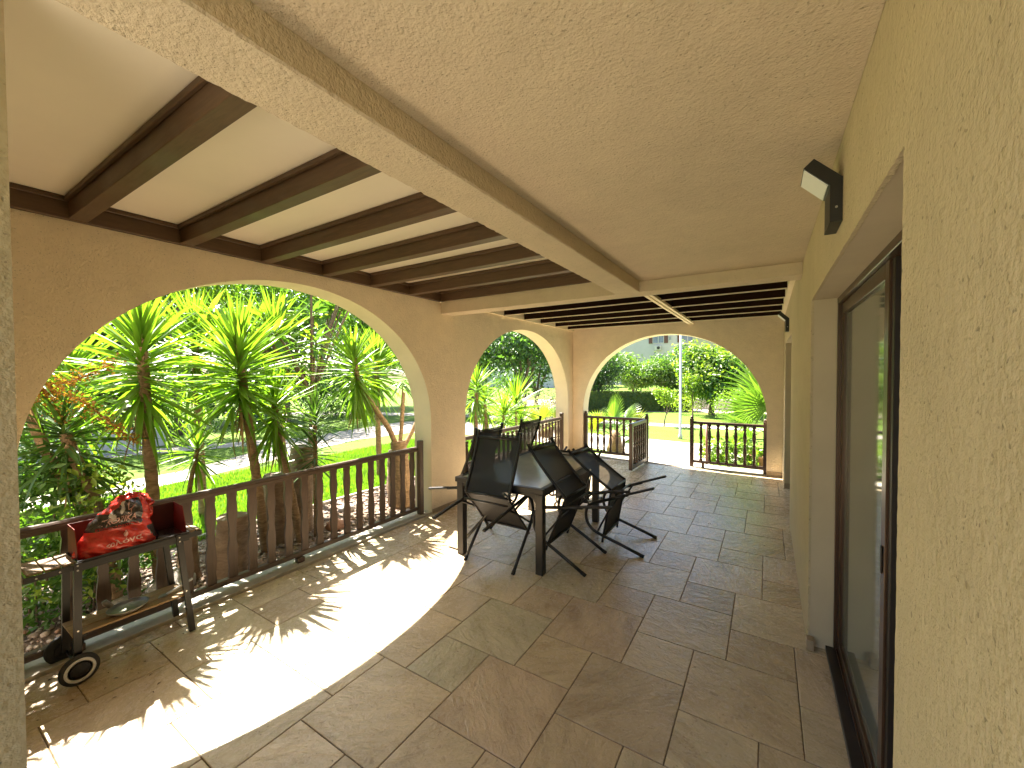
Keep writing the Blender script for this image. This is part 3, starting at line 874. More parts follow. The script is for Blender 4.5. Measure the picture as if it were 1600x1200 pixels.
for sx in (-1, 1):
    for sy in (-1, 1):
        cx, cy_ = sx * (TW - 0.045), sy * (TL - 0.045)
        mb = MB(); mb.box(-0.033, 0.033, -0.033, 0.033, 0.001, TZ - 0.0465, bev=0.004)
        mb.build('leg', M_table, table, (cx, cy_, 0))
        mb = MB()   # curved corner gusset towards the middle
        pr = [(0, 0), (0, -0.10)] + [(0.10 - 0.10 * math.cos(a), -0.10 + 0.10 * math.sin(a)) for a in [R(15 * i) for i in range(1, 6)]] + [(0.10, 0)]
        mb.prism([(-sx * (0.0335 + p[0]), p[1]) for p in pr], -0.006, 0.006, 'y')
        mb.build('gusset', M_table, table, (cx, cy_, TZ - 0.0755))

# ------------------------------------------------------------------ chairs
W = 0.49
def smooth_path(pts, n=4):
    pts = [Vector(p) for p in pts]
    out = []
    for i in range(len(pts) - 1):
        p0 = pts[max(i-1, 0)]; p1 = pts[i]; p2 = pts[i+1]; p3 = pts[min(i+2, len(pts)-1)]
        for k in range(n):
            t = k / n
            out.append(0.5 * ((2*p1) + (p2 - p0)*t + (2*p0 - 5*p1 + 4*p2 - p3)*t*t + (3*p1 - p0 - 3*p2 + p3)*t**3))
    out.append(pts[-1])
    return out
side2d = [(0.0, 0.012), (0.18, 0.068), (0.367, 0.122)]
curve2d = [(0.367, 0.122), (0.44, 0.150), (0.49, 0.195), (0.515, 0.255), (0.517, 0.32), (0.492, 0.375), (0.43, 0.412)]
arm2d = [(0.43, 0.412), (0.25, 0.482), (-0.108, 0.622)]
back2d = smooth_path([(0.284, 0.545, 0), (0.40, 0.620, 0), (0.55, 0.728, 0), (0.64, 0.800, 0), (0.70, 0.858, 0)], 3)
seat2d = smooth_path([(0.362, 0.085, 0), (0.345, 0.18, 0), (0.31, 0.38, 0), (0.284, 0.545, 0)], 3)
def V2(p, w): return Vector((p[0], w, p[1]))
def make_chair(label):
    root = empty('garden_chair', label=label, cat='chair', group='black mesh garden chairs tipped against the table')
    for w in (0.0, W):
        mb = MB()
        path = [V2(side2d[0], w), V2(side2d[1], w)] + [V2((p.x, p.y), w) for p in smooth_path([(a, b, 0) for a, b in curve2d], 4)]
        path += [V2(arm2d[1], w), V2((0.12, 0.533), w)]
        mb.tube(path, 0.0125, 10, flat=1.15)
        fr_ = mb.build('side_frame', M_black, root)
        mb = MB(); mb.tube([V2((-0.02, 0.006), w), V2((0.02, 0.018), w)], 0.0155, 10); mb.build('foot_cap', M_rubber, fr_)
        mb = MB(); M = Matrix.Translation((0.12, w, 0.533)) @ Matrix.Rotation(math.atan2(0.088, 0.228), 4, 'Y')
        mb.box(-0.245, 0.02, -0.015, 0.015, -0.006, 0.014, bev=0.006, M=M)
        mb.build('armrest', M_black_soft, root)
        wi = 0.026 if w == 0 else W - 0.026
        mb = MB(); mb.tube([V2((p.x, p.y), wi) for p in seat2d], 0.010, 8); mb.tube([V2((0.362, 0.088), wi), V2((0.366, 0.045), wi)], 0.011, 8); mb.build('seat_rail', M_black, root)
        mb = MB(); mb.tube([V2((p.x, p.y), wi) for p in back2d], 0.0135, 8); mb.tube([V2((0.698, 0.856), wi), V2((0.714, 0.880), wi)], 0.0155, 8); mb.build('back_rail', M_black, root)
        # second folding leg
        wl_ = 0.013 if w == 0 else W - 0.013
        mb = MB(); mb.tube([V2((0.215, 0.490), wl_), V2((0.30, 0.36), wl_), V2((0.405, 0.150), wl_)], 0.009, 8); mb.build('folding_link', M_black, root)
    def sling(name, pts, mat, sag):
        mb = MB(); P = []; F = []
        n = len(pts); Wn = 8
        for i, p in enumerate(pts):
            t = pts[min(i+1, n-1)] - pts[max(i-1, 0)]; nrm = Vector((-t.y, t.x)).normalized()
            for kx in range(Wn + 1):
                f = kx / Wn
                s_ = sag * 4 * f * (1 - f)
                w = 0.032 + (W - 0.064) * f
                P.append((p.x + nrm.x * s_, w, p.y + nrm.y * s_))
        for i in range(n - 1):
            for kx in range(Wn):
                a = i * (Wn + 1) + kx
                F.append((a, a + 1, a + Wn + 2, a + Wn + 1))
        mb.add(P, F, 0, True)
        return mb.build(name, mat, root)
    sling('back_sling', back2d, M_mesh, -0.012)
    sling('seat_sling', [p for p in seat2d], M_black_soft, -0.010)
    for (p, r_, nm) in (((0.675, 0.832), 0.012, 'top_bar'), ((0.284, 0.540), 0.010, 'hinge_bar'), ((0.360, 0.098), 0.011, 'front_bar'), ((0.24, 0.505), 0.009, 'cross_bar')):
        mb = MB(); mb.tube([V2(p, 0.0265), V2(p, W - 0.0265)], r_, 8); mb.build(nm, M_black, root)
    return root
CHAIRS = [  # foot line point (local w=0 corner), heading deg (direction of u), tilt deg, label
    ((-1.727, 2.775), 90, 31, 'chair nearest the camera, leaning on the short near end of the table'),
    ((-1.235, 3.525), 180, 12, 'chair leaning low against the right side of the table, closer to the camera'),
    ((-0.925, 4.105), 180, 0, 'rightmost chair, tipped furthest over at the right side of the table'),
    ((-2.44, 2.985), 0, 31, 'upright-leaning chair on the left side of the table, beside the arch pier'),
    ((-2.44, 3.81), 0, 31, 'chair on the left side of the table in front of the second arch railing'),
    ((-2.30, 5.05), -90, -8, 'chair at the far end of the table with only its top bar above the tabletop'),
]
proto = None
for (p, h, tl, lab) in CHAIRS:
    c_ = proto if proto is None else None
    if proto is None:
        proto = c_ = make_chair(lab)
    else:
        c_ = copy_tree(proto); c_['label'] = lab
    c_.location = (p[0], p[1], 0.002)
    c_.rotation_euler = (0, R(-tl), R(h))

# ------------------------------------------------------------------ barbecue
bbq = empty('barbecue', (-3.19, 0.82, 0), label='black charcoal barbecue trolley with red windshield, wood slats and two wheels', cat='barbecue')
def bq(name, mb, mat): 
    L = bbq.location
    mb.v = [(v[0]-L.x, v[1]-L.y, v[2]-L.z) for v in mb.v]
    return mb.build(name, mat, bbq)
bx0, bx1, by0, by1, bz = -3.295, -3.075, 0.585, 1.075, 0.635
# tray
mb = MB()
mb.box(bx1 - 0.004, bx1, by0, by1, bz - 0.055, bz); mb.box(bx0, bx0 + 0.004, by0, by1, bz - 0.055, bz)
mb.box(bx0 + 0.0041, bx1 - 0.0041, by0, by0 + 0.004, bz - 0.055, bz); mb.box(bx0 + 0.0041, bx1 - 0.0041, by1 - 0.004, by1, bz - 0.055, bz)
mb.box(bx0 + 0.0041, bx1 - 0.0041, by0 + 0.0041, by1 - 0.0041, bz - 0.053, bz - 0.049)
bq('tray', mb, M_black)
mb = MB()
mb.box(bx1 + 0.0005, bx1 + 0.006, 0.40, 1.14, bz - 0.042, bz - 0.012, bev=0.001); bq('side_bar', mb, M_black)
mb = MB(); mb.box(bx0 - 0.006, bx0 - 0.0005, 0.40, 1.14, bz - 0.042, bz - 0.012, bev=0.001); bq('side_bar', mb, M_black)
mb = MB(); mb.box(bx0, bx1, 0.398, 0.403, bz - 0.042, bz - 0.012); bq('end_bar', mb, M_black)
mb = MB(); mb.box(bx0, bx1, 1.136, 1.141, bz - 0.042, bz - 0.012); bq('end_bar', mb, M_black)
# windshield (back and two folded sides)
mb = MB(); mb.box(bx0 + 0.005, bx0 + 0.008, by0 + 0.005, by1 - 0.005, bz - 0.045, bz + 0.155)
wsb = bq('windshield', mb, M_red_enamel)
mb = MB(); mb.prism([(bx0 + 0.0085, bz - 0.045), (bx1 - 0.03, bz - 0.045), (bx1 - 0.03, bz + 0.03), (bx1 - 0.075, bz + 0.15), (bx0 + 0.0085, bz + 0.155)], by0 + 0.0055, by0 + 0.0085, 'y'); bq('windshield', mb, M_red_side)
mb = MB(); mb.prism([(bx0 + 0.0085, bz - 0.045), (bx1 - 0.03, bz - 0.045), (bx1 - 0.03, bz + 0.03), (bx1 - 0.075, bz + 0.15), (bx0 + 0.0085, bz + 0.155)], by1 - 0.0085, by1 - 0.0055, 'y'); bq('windshield', mb, M_red_side)
# grill wires
mb = MB()
for i in range(9):
    xx = bx0 + 0.02 + i * 0.022
    mb.tube([(xx, by0 + 0.009, bz - 0.012), (xx, by1 - 0.009, bz - 0.012)], 0.0016, 6)
bq('grill_grate', mb, M_bolt)
# side shelves of slats
for i, (ya, yb) in enumerate(((0.410, 0.466), (0.472, 0.525), (0.531, 0.580))):
    mb = MB(); mb.box(bx0 + 0.004, bx1 - 0.002, ya, yb, bz - 0.0115, bz + 0.001, bev=0.002); bq('slat', mb, M_slat_grey)
for i, (ya, yb) in enumerate(((1.082, 1.106), (1.111, 1.134))):
    mb = MB(); mb.box(bx0 + 0.004, bx1 - 0.002, ya, yb, bz - 0.0115, bz + 0.001, bev=0.002); bq('slat', mb, M_slat_grey)
# legs
def leg(p0, p1, w=0.030, t=0.004):
    p0, p1 = Vector(p0), Vector(p1)
    d = (p1 - p0)
    mb = MB()
    for k in range(2):
        pass
    hw = w / 2
    P = [p0 + Vector((0, -hw, 0)), p0 + Vector((0, hw, 0)), p1 + Vector((0, hw, 0)), p1 + Vector((0, -hw, 0))]
    Q = [p + Vector((t, 0, 0)) for p in P]
    mb.add(P + Q, [(0, 3, 2, 1), (4, 5, 6, 7), (0, 1, 5, 4), (1, 2, 6, 5), (2, 3, 7, 6), (3, 0, 4, 7)])
    # inner flange of the L section
    P = [p0 + Vector((-0.018, -hw, 0)), p0 + Vector((-0.0005, -hw, 0)), p0 + Vector((-0.0005, -hw + t, 0)), p0 + Vector((-0.018, -hw + t, 0))]
    Q = [p + d for p in P]
    mb.add(P + Q, [(0, 3, 2, 1), (4, 5, 6, 7), (0, 1, 5, 4), (1, 2, 6, 5), (2, 3, 7, 6), (3, 0, 4, 7)])
    return bq('leg', mb, M_black)
xf = bx1 + 0.0065; xb_ = bx0 - 0.0105
leg((xf, 0.575, 0.075), (xf, 0.585, bz - 0.006))
leg((xf + 0.006, 1.078, 0.003), (xf, 1.020, bz - 0.006))
leg((xb_, 0.575, 0.075), (xb_, 0.585, bz - 0.006))
leg((xb_, 1.078, 0.003), (xb_, 1.020, bz - 0.006))
mb = MB()
for (yy, zz) in ((0.583, bz - 0.02), (0.583, bz - 0.045), (0.578, 0.27), (0.577, 0.115), (1.021, bz - 0.02), (1.022, bz - 0.045), (1.05, 0.27), (0.44, bz - 0.028), (0.52, bz - 0.028)):
    xo = xf + 0.0045 if yy > 0.56 else bx1 + 0.0065
    mb.tube([(xo, yy, zz), (xo + 0.003, yy, zz)], 0.0045, 8)
bq('bolts', mb, M_bolt)
# lower shelf slats
for i in range(3):
    xa = bx0 + 0.006 + i * 0.072
    mb = MB(); mb.box(xa, xa + 0.066, 0.56, 1.075, 0.236, 0.248, bev=0.002); bq('shelf_slat', mb, M_slat)
for yy in (0.60, 1.035):
    mb = MB(); mb.box(bx0 + 0.002, bx1 - 0.002, yy, yy + 0.016, 0.222, 0.2355); bq('shelf_bracket', mb, M_black)
# wheels
mb = MB(); mb.tube([(bx0 - 0.07, 0.575, 0.078), (bx1 + 0.07, 0.575, 0.078)], 0.006, 8); bq('axle', mb, M_black)
for xw in (bx1 + 0.035, bx0 - 0.055):
    M = Matrix.Translation((xw - bbq.location.x, 0.575 - bbq.location.y, 0.078)) @ Matrix.Rotation(PI/2, 4, 'Y')
    mb = MB(); mb.lathe([(0.055, -0.012), (0.072, -0.013), (0.0775, -0.007), (0.0775, 0.007), (0.072, 0.013), (0.055, 0.012)], 28, M=M)
    wh = mb.build('wheel', M_rubber, bbq)
    if xw > bx1:
        mb = MB(); mb.lathe([(0.060, 0.0125), (0.060, 0.0155), (0.047, 0.0155), (0.047, 0.0125)], 28, M=M); mb.build('white_ring', M_white_plastic, wh)
    mb = MB(); mb.lathe([(0.040, 0.0125), (0.038, 0.017), (0.012, 0.018), (0.009, 0.024), (0.002, 0.024)], 20, M=M); mb.build('hub', M_black_soft, wh)

# things on the lower shelf
lid = empty('griddle_pan', (-3.155, 0.80, 0.252), (R(0), R(0), R(20)), label='round grey griddle pan with a stub handle, lying on the lower shelf of the barbecue', cat='pan')
mb = MB(); mb.lathe([(0.002, 0.0), (0.075, 0.0), (0.092, 0.012), (0.098, 0.022), (0.094, 0.022), (0.088, 0.012), (0.072, 0.004), (0.002, 0.004)], 30, M=Matrix.Diagonal((0.85, 1.0, 1, 1)))
mb.build('dish', M_grey_pan, lid)
mb = MB(); mb.tube([(-0.080, -0.03, 0.02), (-0.10, -0.045, 0.045), (-0.105, -0.05, 0.060)], [0.014, 0.016, 0.012], 10); mb.build('handle', M_grey_pan, lid)
sc = empty('barbecue_brush', (-3.14, 1.00, 0.252), (0, R(-18), R(60)), label='white handled grill brush leaning on the right end of the lower shelf', cat='brush')
mb = MB(); mb.tube(smooth_path([(-0.02, 0, 0.012), (0.05, 0.0, 0.024), (0.12, 0, 0.035)], 4), 0.011, 10, flat=0.6); mb.build('handle', M_white_plastic, sc)
mb = MB(); mb.box(-0.09, -0.015, -0.022, 0.022, 0.004, 0.016, bev=0.003); mb.build('brush_head', M_grey_pan, sc)

# ------------------------------------------------------------------ charcoal bag
def bag():
    root = empty('charcoal_bag', (-3.165, 0.765, bz - 0.048), label='crumpled red and black plastic charcoal bag slumped in the barbecue tray', cat='bag')
    t = NT('bag_red_plastic'); c = t.coord()
    n = t.noise(22, 5, 0.6, c, 1.0)
    r = t.ramp(n.outputs[0], [(0.3, (0.42, 0.018, 0.012)), (0.7, (0.62, 0.04, 0.025))])
    mred = t.set(Base_Color=r.outputs[0], Roughness=0.22, Specular_IOR_Level=0.7, Normal=t.bump(n.outputs[0], 0.6, 0.012))
    t = NT('bag_black_print'); c = t.coord(); n = t.noise(22, 5, 0.6, c, 1.0)
    mblk = t.set(Base_Color=(0.03, 0.022, 0.022), Roughness=0.2, Specular_IOR_Level=0.9, Normal=t.bump(n.outputs[0], 0.6, 0.012))
    mpink = simple('bag_print_pink', (0.62, 0.36, 0.33), 0.35, 0.1, 20)
    mhighlight = simple('bag_highlight', (0.62, 0.58, 0.57), 0.25, 0.25, 25)
    # outline: half width and centre by height (y) ; depth
    H = 0.335
    prof = [(0.00, 0.175, -0.005, 0.060), (0.05, 0.185, 0.0, 0.078), (0.11, 0.165, 0.0, 0.080), (0.165, 0.142, 0.005, 0.062), (0.20, 0.135, 0.012, 0.058),
            (0.245, 0.115, 0.028, 0.056), (0.285, 0.082, 0.045, 0.044), (0.315, 0.052, 0.055, 0.030), (0.335, 0.02, 0.060, 0.012)]
    def surf(s, v):   # s in [-1,1] across the front, v in [0,1] up ; front face
        z = v * H
        for a, b in zip(prof[:-1], prof[1:]):
            if a[0] <= z <= b[0] + 1e-9:
                f = (z - a[0]) / (b[0] - a[0]); f = f * f * (3 - 2 * f)
                hw_, cy2, dp = [a[i] + (b[i] - a[i]) * f for i in (1, 2, 3)]
                break
        y = cy2 + s * hw_
        e = max(0.0, 1 - abs(s) ** 2.4) ** 0.55
        wr = 0.006 * math.sin(17 * y * 6 + 9 * z * 8) * e + 0.005 * math.sin(31 * z * 4 + y * 60) * e
        x = dp * e + wr
        return Vector((x, y, z))
    mb = MB()
    NS, NV = 44, 44
    idx = {}
    for side in (1, -1):
        for j in range(NV + 1):
            for i in range(NS + 1):
                s = -1 + 2 * i / NS; p = surf(s, j / NV)
                q = Vector((p.x * (1 if side == 1 else -0.8), p.y, p.z + (0.010 * math.sin(9 * s + j * .2) if j == NV else 0)))
                idx[(side, i, j)] = len(mb.v); mb.v.append(tuple(q))
        for j in range(NV):
            for i in range(NS):
                s = -1 + 2 * (i + 0.5) / NS; v = (j + 0.5) / NV
                f = (idx[(side, i, j)], idx[(side, i+1, j)], idx[(side, i+1, j+1)], idx[(side, i, j+1)])
                if side == -1: f = f[::-1]
                mb.f.append(f); mb.sm.append(True)
                black = 0.50 < v < 0.93 and s < 0.62 and not (v > 0.74 and s < -0.45 - (0.93 - v))
                shine = 0.62 < v < 0.90 and -0.62 < s < -0.15 and math.sin(30 * v + 14 * s) > 0.25  # pale streaks painted in as the highlight on the black plastic
                corner = v < 0.42 and s > 0.70 and (s - 0.70) > (0.42 - v) * 0.6 and v > 0.1
                mb.mi.append(2 if shine and side == 1 else (1 if (black or corner) and side == 1 else 0))
    mb.build('bag_skin', [mred, mblk, mhighlight], root)
    # frilled top hem
    mb = MB(); P = []; F = []
    pts = []
    for k in range(27):
        a = PI * (0.98 - 1.22 * k / 26)
        pts.append(Vector((0.0 + 0.012 * math.sin(k * 1.7), 0.060 + 0.085 * math.cos(a), 0.235 + 0.092 * math.sin(a))))
    for k, p in enumerate(pts):
        out = (p - Vector((0, 0.060, 0.235))).normalized()
        P += [p - out * 0.006 + Vector((0.012, 0, 0)), p + out * (0.020 + 0.004 * math.sin(k * 2.1)) + Vector((0.016 * math.sin(k * 1.1), 0, 0)), p - out * 0.004 + Vector((-0.014, 0, 0))]
    for k in range(len(pts) - 1):
        for c0, c1 in ((0, 1), (1, 2), (2, 0)):
            F.append((k*3 + c0, k*3 + c1, (k+1)*3 + c1, (k+1)*3 + c0))
    mb.add(P, F, 0, True)
    mb.build('gathered_top', mred, root)
    def decal(pts2, faces, name, mat, off=0.0035):
        P = [surf(a, b) + Vector((off, 0, 0)) for a, b in pts2]
        mb = MB(); mb.add(P, faces, 0); mb.build(name, mat, root)
    def text(body, s0, s1, v0, v1, name, mat, skew=0.0):
        cu = bpy.data.curves.new('lettering', 'FONT'); cu.body = body; cu.size = 1; cu.resolution_u = 3
        cu.offset = 0.02
        o = bpy.data.objects.new('tmp', cu); COL.objects.link(o)
        dg = bpy.context.evaluated_depsgraph_get()
        me = bpy.data.meshes.new_from_object(o.evaluated_get(dg))
        bpy.data.objects.remove(o)
        xs = [v.co.x for v in me.vertices]; ys_ = [v.co.y for v in me.vertices]
        x0, x1, y0, y1 = min(xs), max(xs), min(ys_), max(ys_)
        for v in me.vertices:
            f = (v.co.x - x0) / (x1 - x0); g_ = (v.co.y - y0) / (y1 - y0)
            p = surf(s0 + (s1 - s0) * f, v0 + (v1 - v0) * g_ + skew * f)
            v.co = (p.x + 0.004, p.y, p.z)
        me.materials.clear(); me.materials.append(mat)
        mesh_obj(name, me, root)
    text('TROPIKA', -0.72, 0.42, 0.565, 0.665, 'lettering', mpink, 0.03)
    text('ΞΥΛΟΚΑΡΒΟΥΝΑ', -0.78, 0.50, 0.508, 0.543, 'lettering', mred)
    text('φλόγα', -0.38, 0.52, 0.20, 0.31, 'lettering', mpink, 0.02)
    # flame mark
    fl2 = [(0.0, 0.0), (0.06, 0.03), (0.07, 0.07), (0.03, 0.12), (0.0, 0.16), (-0.02, 0.10), (-0.06, 0.07), (-0.06, 0.03)]
    decal([(0.10 + a, 0.335 + b * 0.7) for a, b in fl2], [tuple(range(8))], 'flame_mark', mpink)
    # bull head mark
    bull = [(-0.02, 0.0), (0.05, 0.0), (0.10, 0.05), (0.12, 0.09), (0.26, 0.13), (0.22, 0.08), (0.15, 0.05), (0.10, -0.01), (0.07, -0.06), (0.0, -0.08)]
    decal([(0.10 + a, 0.775 + b) for a, b in bull], [tuple(range(10))], 'bull_mark', mpink)
    decal([(0.10 - a, 0.775 + b) for a, b in bull][::-1], [tuple(range(10))], 'bull_mark', mpink, 0.0042)
bag()

# ------------------------------------------------------------------ plants
def sword_leaf(name, mat, width, droop, twist=0.0, seg=6, base=0.55, fold=0.28):
    """unit-length sword leaf along +X, V-folded"""
    P = []; F = []
    for i in range(seg + 1):
        f = i / seg
        w = width * (base + (1 - base) * math.sin(PI * min(1, f * 1.15)) ** 0.7) * (1 - f ** 4) if f < 1 else 0.001
        x = f - 0.15 * droop * f * f; z = -droop * f * f
        a = twist * f
        for k in (-1, 0, 1):
            yy = k * w / 2; zz = (fold * w if k else 0)
            P.append((x, yy * math.cos(a) - zz * math.sin(a), z + yy * math.sin(a) + zz * math.cos(a)))
    for i in range(seg):
        a = i * 3
        F += [(a, a + 3, a + 4, a + 1), (a + 1, a + 4, a + 5, a + 2)]
    mb = MB(); mb.add(P, F, 0, True)
    return mb.data(name, mat)
YL = {}
for nm, mt in (('g', M_yucca), ('d', M_yucca_dark), ('b', M_leaf_bright)):
    YL[nm] = [sword_leaf('leaf', mt, 0.062 * wv, dv, tv) for wv, dv, tv in ((1.0, 0.02, .1), (0.9, 0.10, -.3), (1.1, 0.06, .3), (0.95, 0.22, .5), (0.85, 0.34, -.4))]

def dry_leaf_mat():
    return simple('dry_leaf', (0.30, 0.20, 0.09), 0.8, 0.3, 9)
M_dry = dry_leaf_mat()

DRYL = [sword_leaf('dry_leaf', M_dry, 0.05, dv, 1.2) for dv in (0.1, 0.3)]
def trunk_mesh(path, r, n=12, ring=0.10):
    pts = smooth_path(path, 10)
    mb = MB(); rr = []
    L = len(pts)
    if not hasattr(r, '__len__'): r = (r, r * 0.75)
    for i in range(L):
        f = i / (L - 1)
        rr.append((r[0] + (r[1] - r[0]) * f) * (1 + ring * (0.5 if i % 2 else -0.5) + random.uniform(-.04, .04)))
    mb.tube(pts, rr, n)
    return mb, pts

def rosette(root, top, stem_len, n, L, kind='g', axis=(0, 0, 1), emin=-60, emax=80, L_low=None, parent=None):
    """sword leaves around the top of a stem, relative to root origin"""
    ax = Vector(axis).normalized()
    q = Vector((0, 0, 1)).rotation_difference(ax)
    for k in range(n):
        f = (k + 0.5) / n                   # 0 bottom .. 1 top
        el = emin + (emax - emin) * f ** 1.0 + random.uniform(-9, 9)
        az = k * 2.39996 + random.uniform(-.25, .25)
        ln = L * random.uniform(0.82, 1.08) * (1.0 if f < 0.8 else 1.0 - 0.35 * (f - 0.8) / 0.2)
        d = random.choice([0, 1, 2]) if el > 10 else random.choice([0, 1, 2, 3, 4])
        me = YL[kind][d]
        p = top + ax * (-stem_len * (1 - f))
        e = Euler((random.uniform(-.5, .5), R(-el), az), 'XYZ')
        qq = q @ e.to_quaternion()
        mesh_obj('leaf', me, parent or root, p, qq.to_euler(), (ln, ln, ln))

def nearer(p, k):
    return (p[0] * k, p[1] * k, 1.61 + (p[2] - 1.61) * k) if p[2] > GZ + 0.1 else (p[0] * k, p[1] * k, p[2])
def yucca(label, base, path, heads, cat='yucca', group=None, k=1.0):
    """heads: (top point, stem_len, n, L, kind, axis, emin, emax)"""
    base = nearer(base, k)
    path = [([nearer(p, k) for p in pth], [a * k for a in rad]) for pth, rad in path]
    heads = [(nearer(h[0], k), h[1] * k, h[2], h[3] * k) + tuple(h[4:]) for h in heads]
    root = empty('yucca_plant', base, label=label, cat=cat, group=group)
    B = Vector(base)
    for pth, rad in path:
        mb, pts = trunk_mesh([Vector(p) - B for p in pth], rad)
        mb.build('trunk', M_bark, root)
    for h in heads:
        top, sl, n, L, kind, ax, e0, e1 = h
        if e0 < -30:
            for q_ in range(max(6, n // 14)):       # dead leaves hanging under the head
                p_ = Vector(top) - B - Vector(ax).normalized() * (sl * random.uniform(0.95, 1.25))
                l_ = L * random.uniform(0.5, 0.85)
                mesh_obj('dry_leaf', DRYL[q_ % 2], root, p_, (random.uniform(-.6, .6), R(random.uniform(55, 86)), random.uniform(0, 6.28)), (l_, l_, l_))
        rosette(root, Vector(top) - B, sl, n, L, kind, ax, e0, e1)
    return root

GZB = GZ + 0.01
yucca('tall yucca with a straight slim trunk rising just behind the charcoal bag', (-4.68, 1.42, GZB),
      [([(-4.68, 1.42, GZB), (-4.70, 1.38, 0.5), (-4.70, 1.35, 1.2), (-4.70, 1.32, 2.0)], (0.055, 0.040))],
      [((-4.70, 1.32, 2.02), 0.66, 185, 0.68, 'g', (0.02, 0, 1), -50, 84)], group='yuccas in the bed along the terrace', k=0.89)
yucca('tall bright yucca in the middle of the near arch with a fan of upright leaves', (-4.72, 2.36, GZB),
      [([(-4.72, 2.36, GZB), (-4.72, 2.28, 0.4), (-4.70, 2.19, 1.1), (-4.70, 2.10, 1.95)], (0.052, 0.040))],
      [((-4.70, 2.10, 1.96), 0.60, 190, 0.72, 'g', (0, 0, 1), -38, 86)], group='yuccas in the bed along the terrace', k=0.89)
yucca('mid-height yucca with drooping lower leaves, between the bright tall one and the leaning one', (-4.62, 2.70, GZB),
      [([(-4.62, 2.70, GZB), (-4.66, 2.58, 0.45), (-4.70, 2.50, 0.9), (-4.70, 2.46, 1.30)], (0.045, 0.034))],
      [((-4.70, 2.46, 1.40), 0.42, 130, 0.56, 'g', (0, 0, 1), -70, 82)], group='yuccas in the bed along the terrace', k=0.89)
yucca('short dark yucca with stiff narrow leaves right of centre in the near arch', (-4.66, 2.92, GZB),
      [([(-4.66, 2.92, GZB), (-4.68, 2.93, 0.4), (-4.70, 2.94, 1.0)], (0.030, 0.024))],
      [((-4.70, 2.94, 0.82), 0.30, 56, 0.42, 'd', (0, 0, 1), -35, 60), ((-4.72, 2.96, 1.18), 0.28, 60, 0.46, 'd', (0, 0, 1), -5, 85)], group='yuccas in the bed along the terrace', k=0.89)
yucca('small young yucca with upright yellow-green leaves beside the tall slim trunk', (-4.86, 1.66, GZB),
      [([(-4.86, 1.66, GZB), (-4.86, 1.70, 0.4), (-4.90, 1.80, 0.88)], (0.024, 0.020))],
      [((-4.90, 1.80, 0.92), 0.20, 52, 0.46, 'g', (0, .05, 1), -55, 80)], group='yuccas in the bed along the terrace', k=0.89)
yucca('leaning yucca branching from a thick sawn stump near the right foot of the near arch', (-4.62, 4.30, GZB),
      [([(-4.62, 4.30, GZB), (-4.66, 4.28, 0.25), (-4.70, 4.27, 0.62)], (0.16, 0.115)),
       ([(-4.70, 4.22, 0.58), (-4.70, 4.08, 0.85), (-4.70, 3.82, 1.18), (-4.70, 3.58, 1.55), (-4.70, 3.52, 1.86)], (0.042, 0.032)),
       ([(-4.70, 4.30, 0.58), (-4.72, 4.36, 0.85), (-4.74, 4.42, 1.35)], (0.034, 0.028)),
       ([(-4.66, 4.36, 0.55), (-4.66, 4.50, 0.72), (-4.64, 4.66, 0.98)], (0.038, 0.030))],
      [((-4.70, 3.50, 1.92), 0.56, 185, 0.60, 'g', (0, -.12, 1), -72, 80), ((-4.74, 4.44, 1.85), 0.4, 60, 0.52, 'd', (0, .1, 1), -40, 80)], group='yuccas in the bed along the terrace', k=0.89)
y7 = yucca('slanting yucca at the left edge of the near arch carrying a brown dried flower spray', (-4.60, 1.10, GZB),
      [([(-4.60, 1.10, GZB), (-4.64, 1.05, 0.3), (-4.72, 0.94, 0.8), (-4.78, 0.86, 1.15)], (0.048, 0.038)), ([(-4.64, 1.05, 0.3), (-4.80, 0.80, 0.9), (-4.82, 0.66, 1.5), (-4.80, 0.62, 2.2)], (0.040, 0.032))],
      [((-4.78, 0.84, 1.28), 0.35, 110, 0.56, 'd', (0, -.1, 1), -50, 70), ((-4.80, 0.62, 2.20), 0.55, 120, 0.60, 'g', (0, 0, 1), -45, 80)], group='yuccas in the bed along the terrace', k=0.89)  # second stem and head added, hidden by the wall, to shade the barbecue
# dried flower spray on it
mb = MB()
B7 = Vector(y7.location)
K7 = 0.89
for pth in ([(-4.75, 0.86, 1.25), (-4.60, 0.72, 1.52), (-4.50, 0.86, 1.58), (-4.45, 1.08, 1.72)],
            [(-4.60, 0.72, 1.52), (-4.48, 0.90, 1.42), (-4.42, 1.06, 1.22), (-4.40, 1.18, 1.08)],
            [(-4.60, 0.72, 1.52), (-4.55, 0.66, 1.48), (-4.50, 0.60, 1.45), (-4.45, 0.55, 1.40)]):
    pts = smooth_path([Vector(nearer(p, K7)) - B7 for p in pth], 24)
    mb.tube(pts, 0.005, 5)
    for p in pts:
        for _ in range(9):
            c = p + Vector([random.gauss(0, 0.026) for _ in range(3)]); s = random.uniform(0.005, 0.012)
            d1 = Vector([random.uniform(-1, 1) for _ in range(3)]).normalized() * s; d2 = Vector([random.uniform(-1, 1) for _ in range(3)]).normalized() * s
            mb.add([c - d1, c + d2, c + d1, c - d2], [(0, 1, 2, 3)])
mb.build('flower_spray', M_brown_bloom, y7)

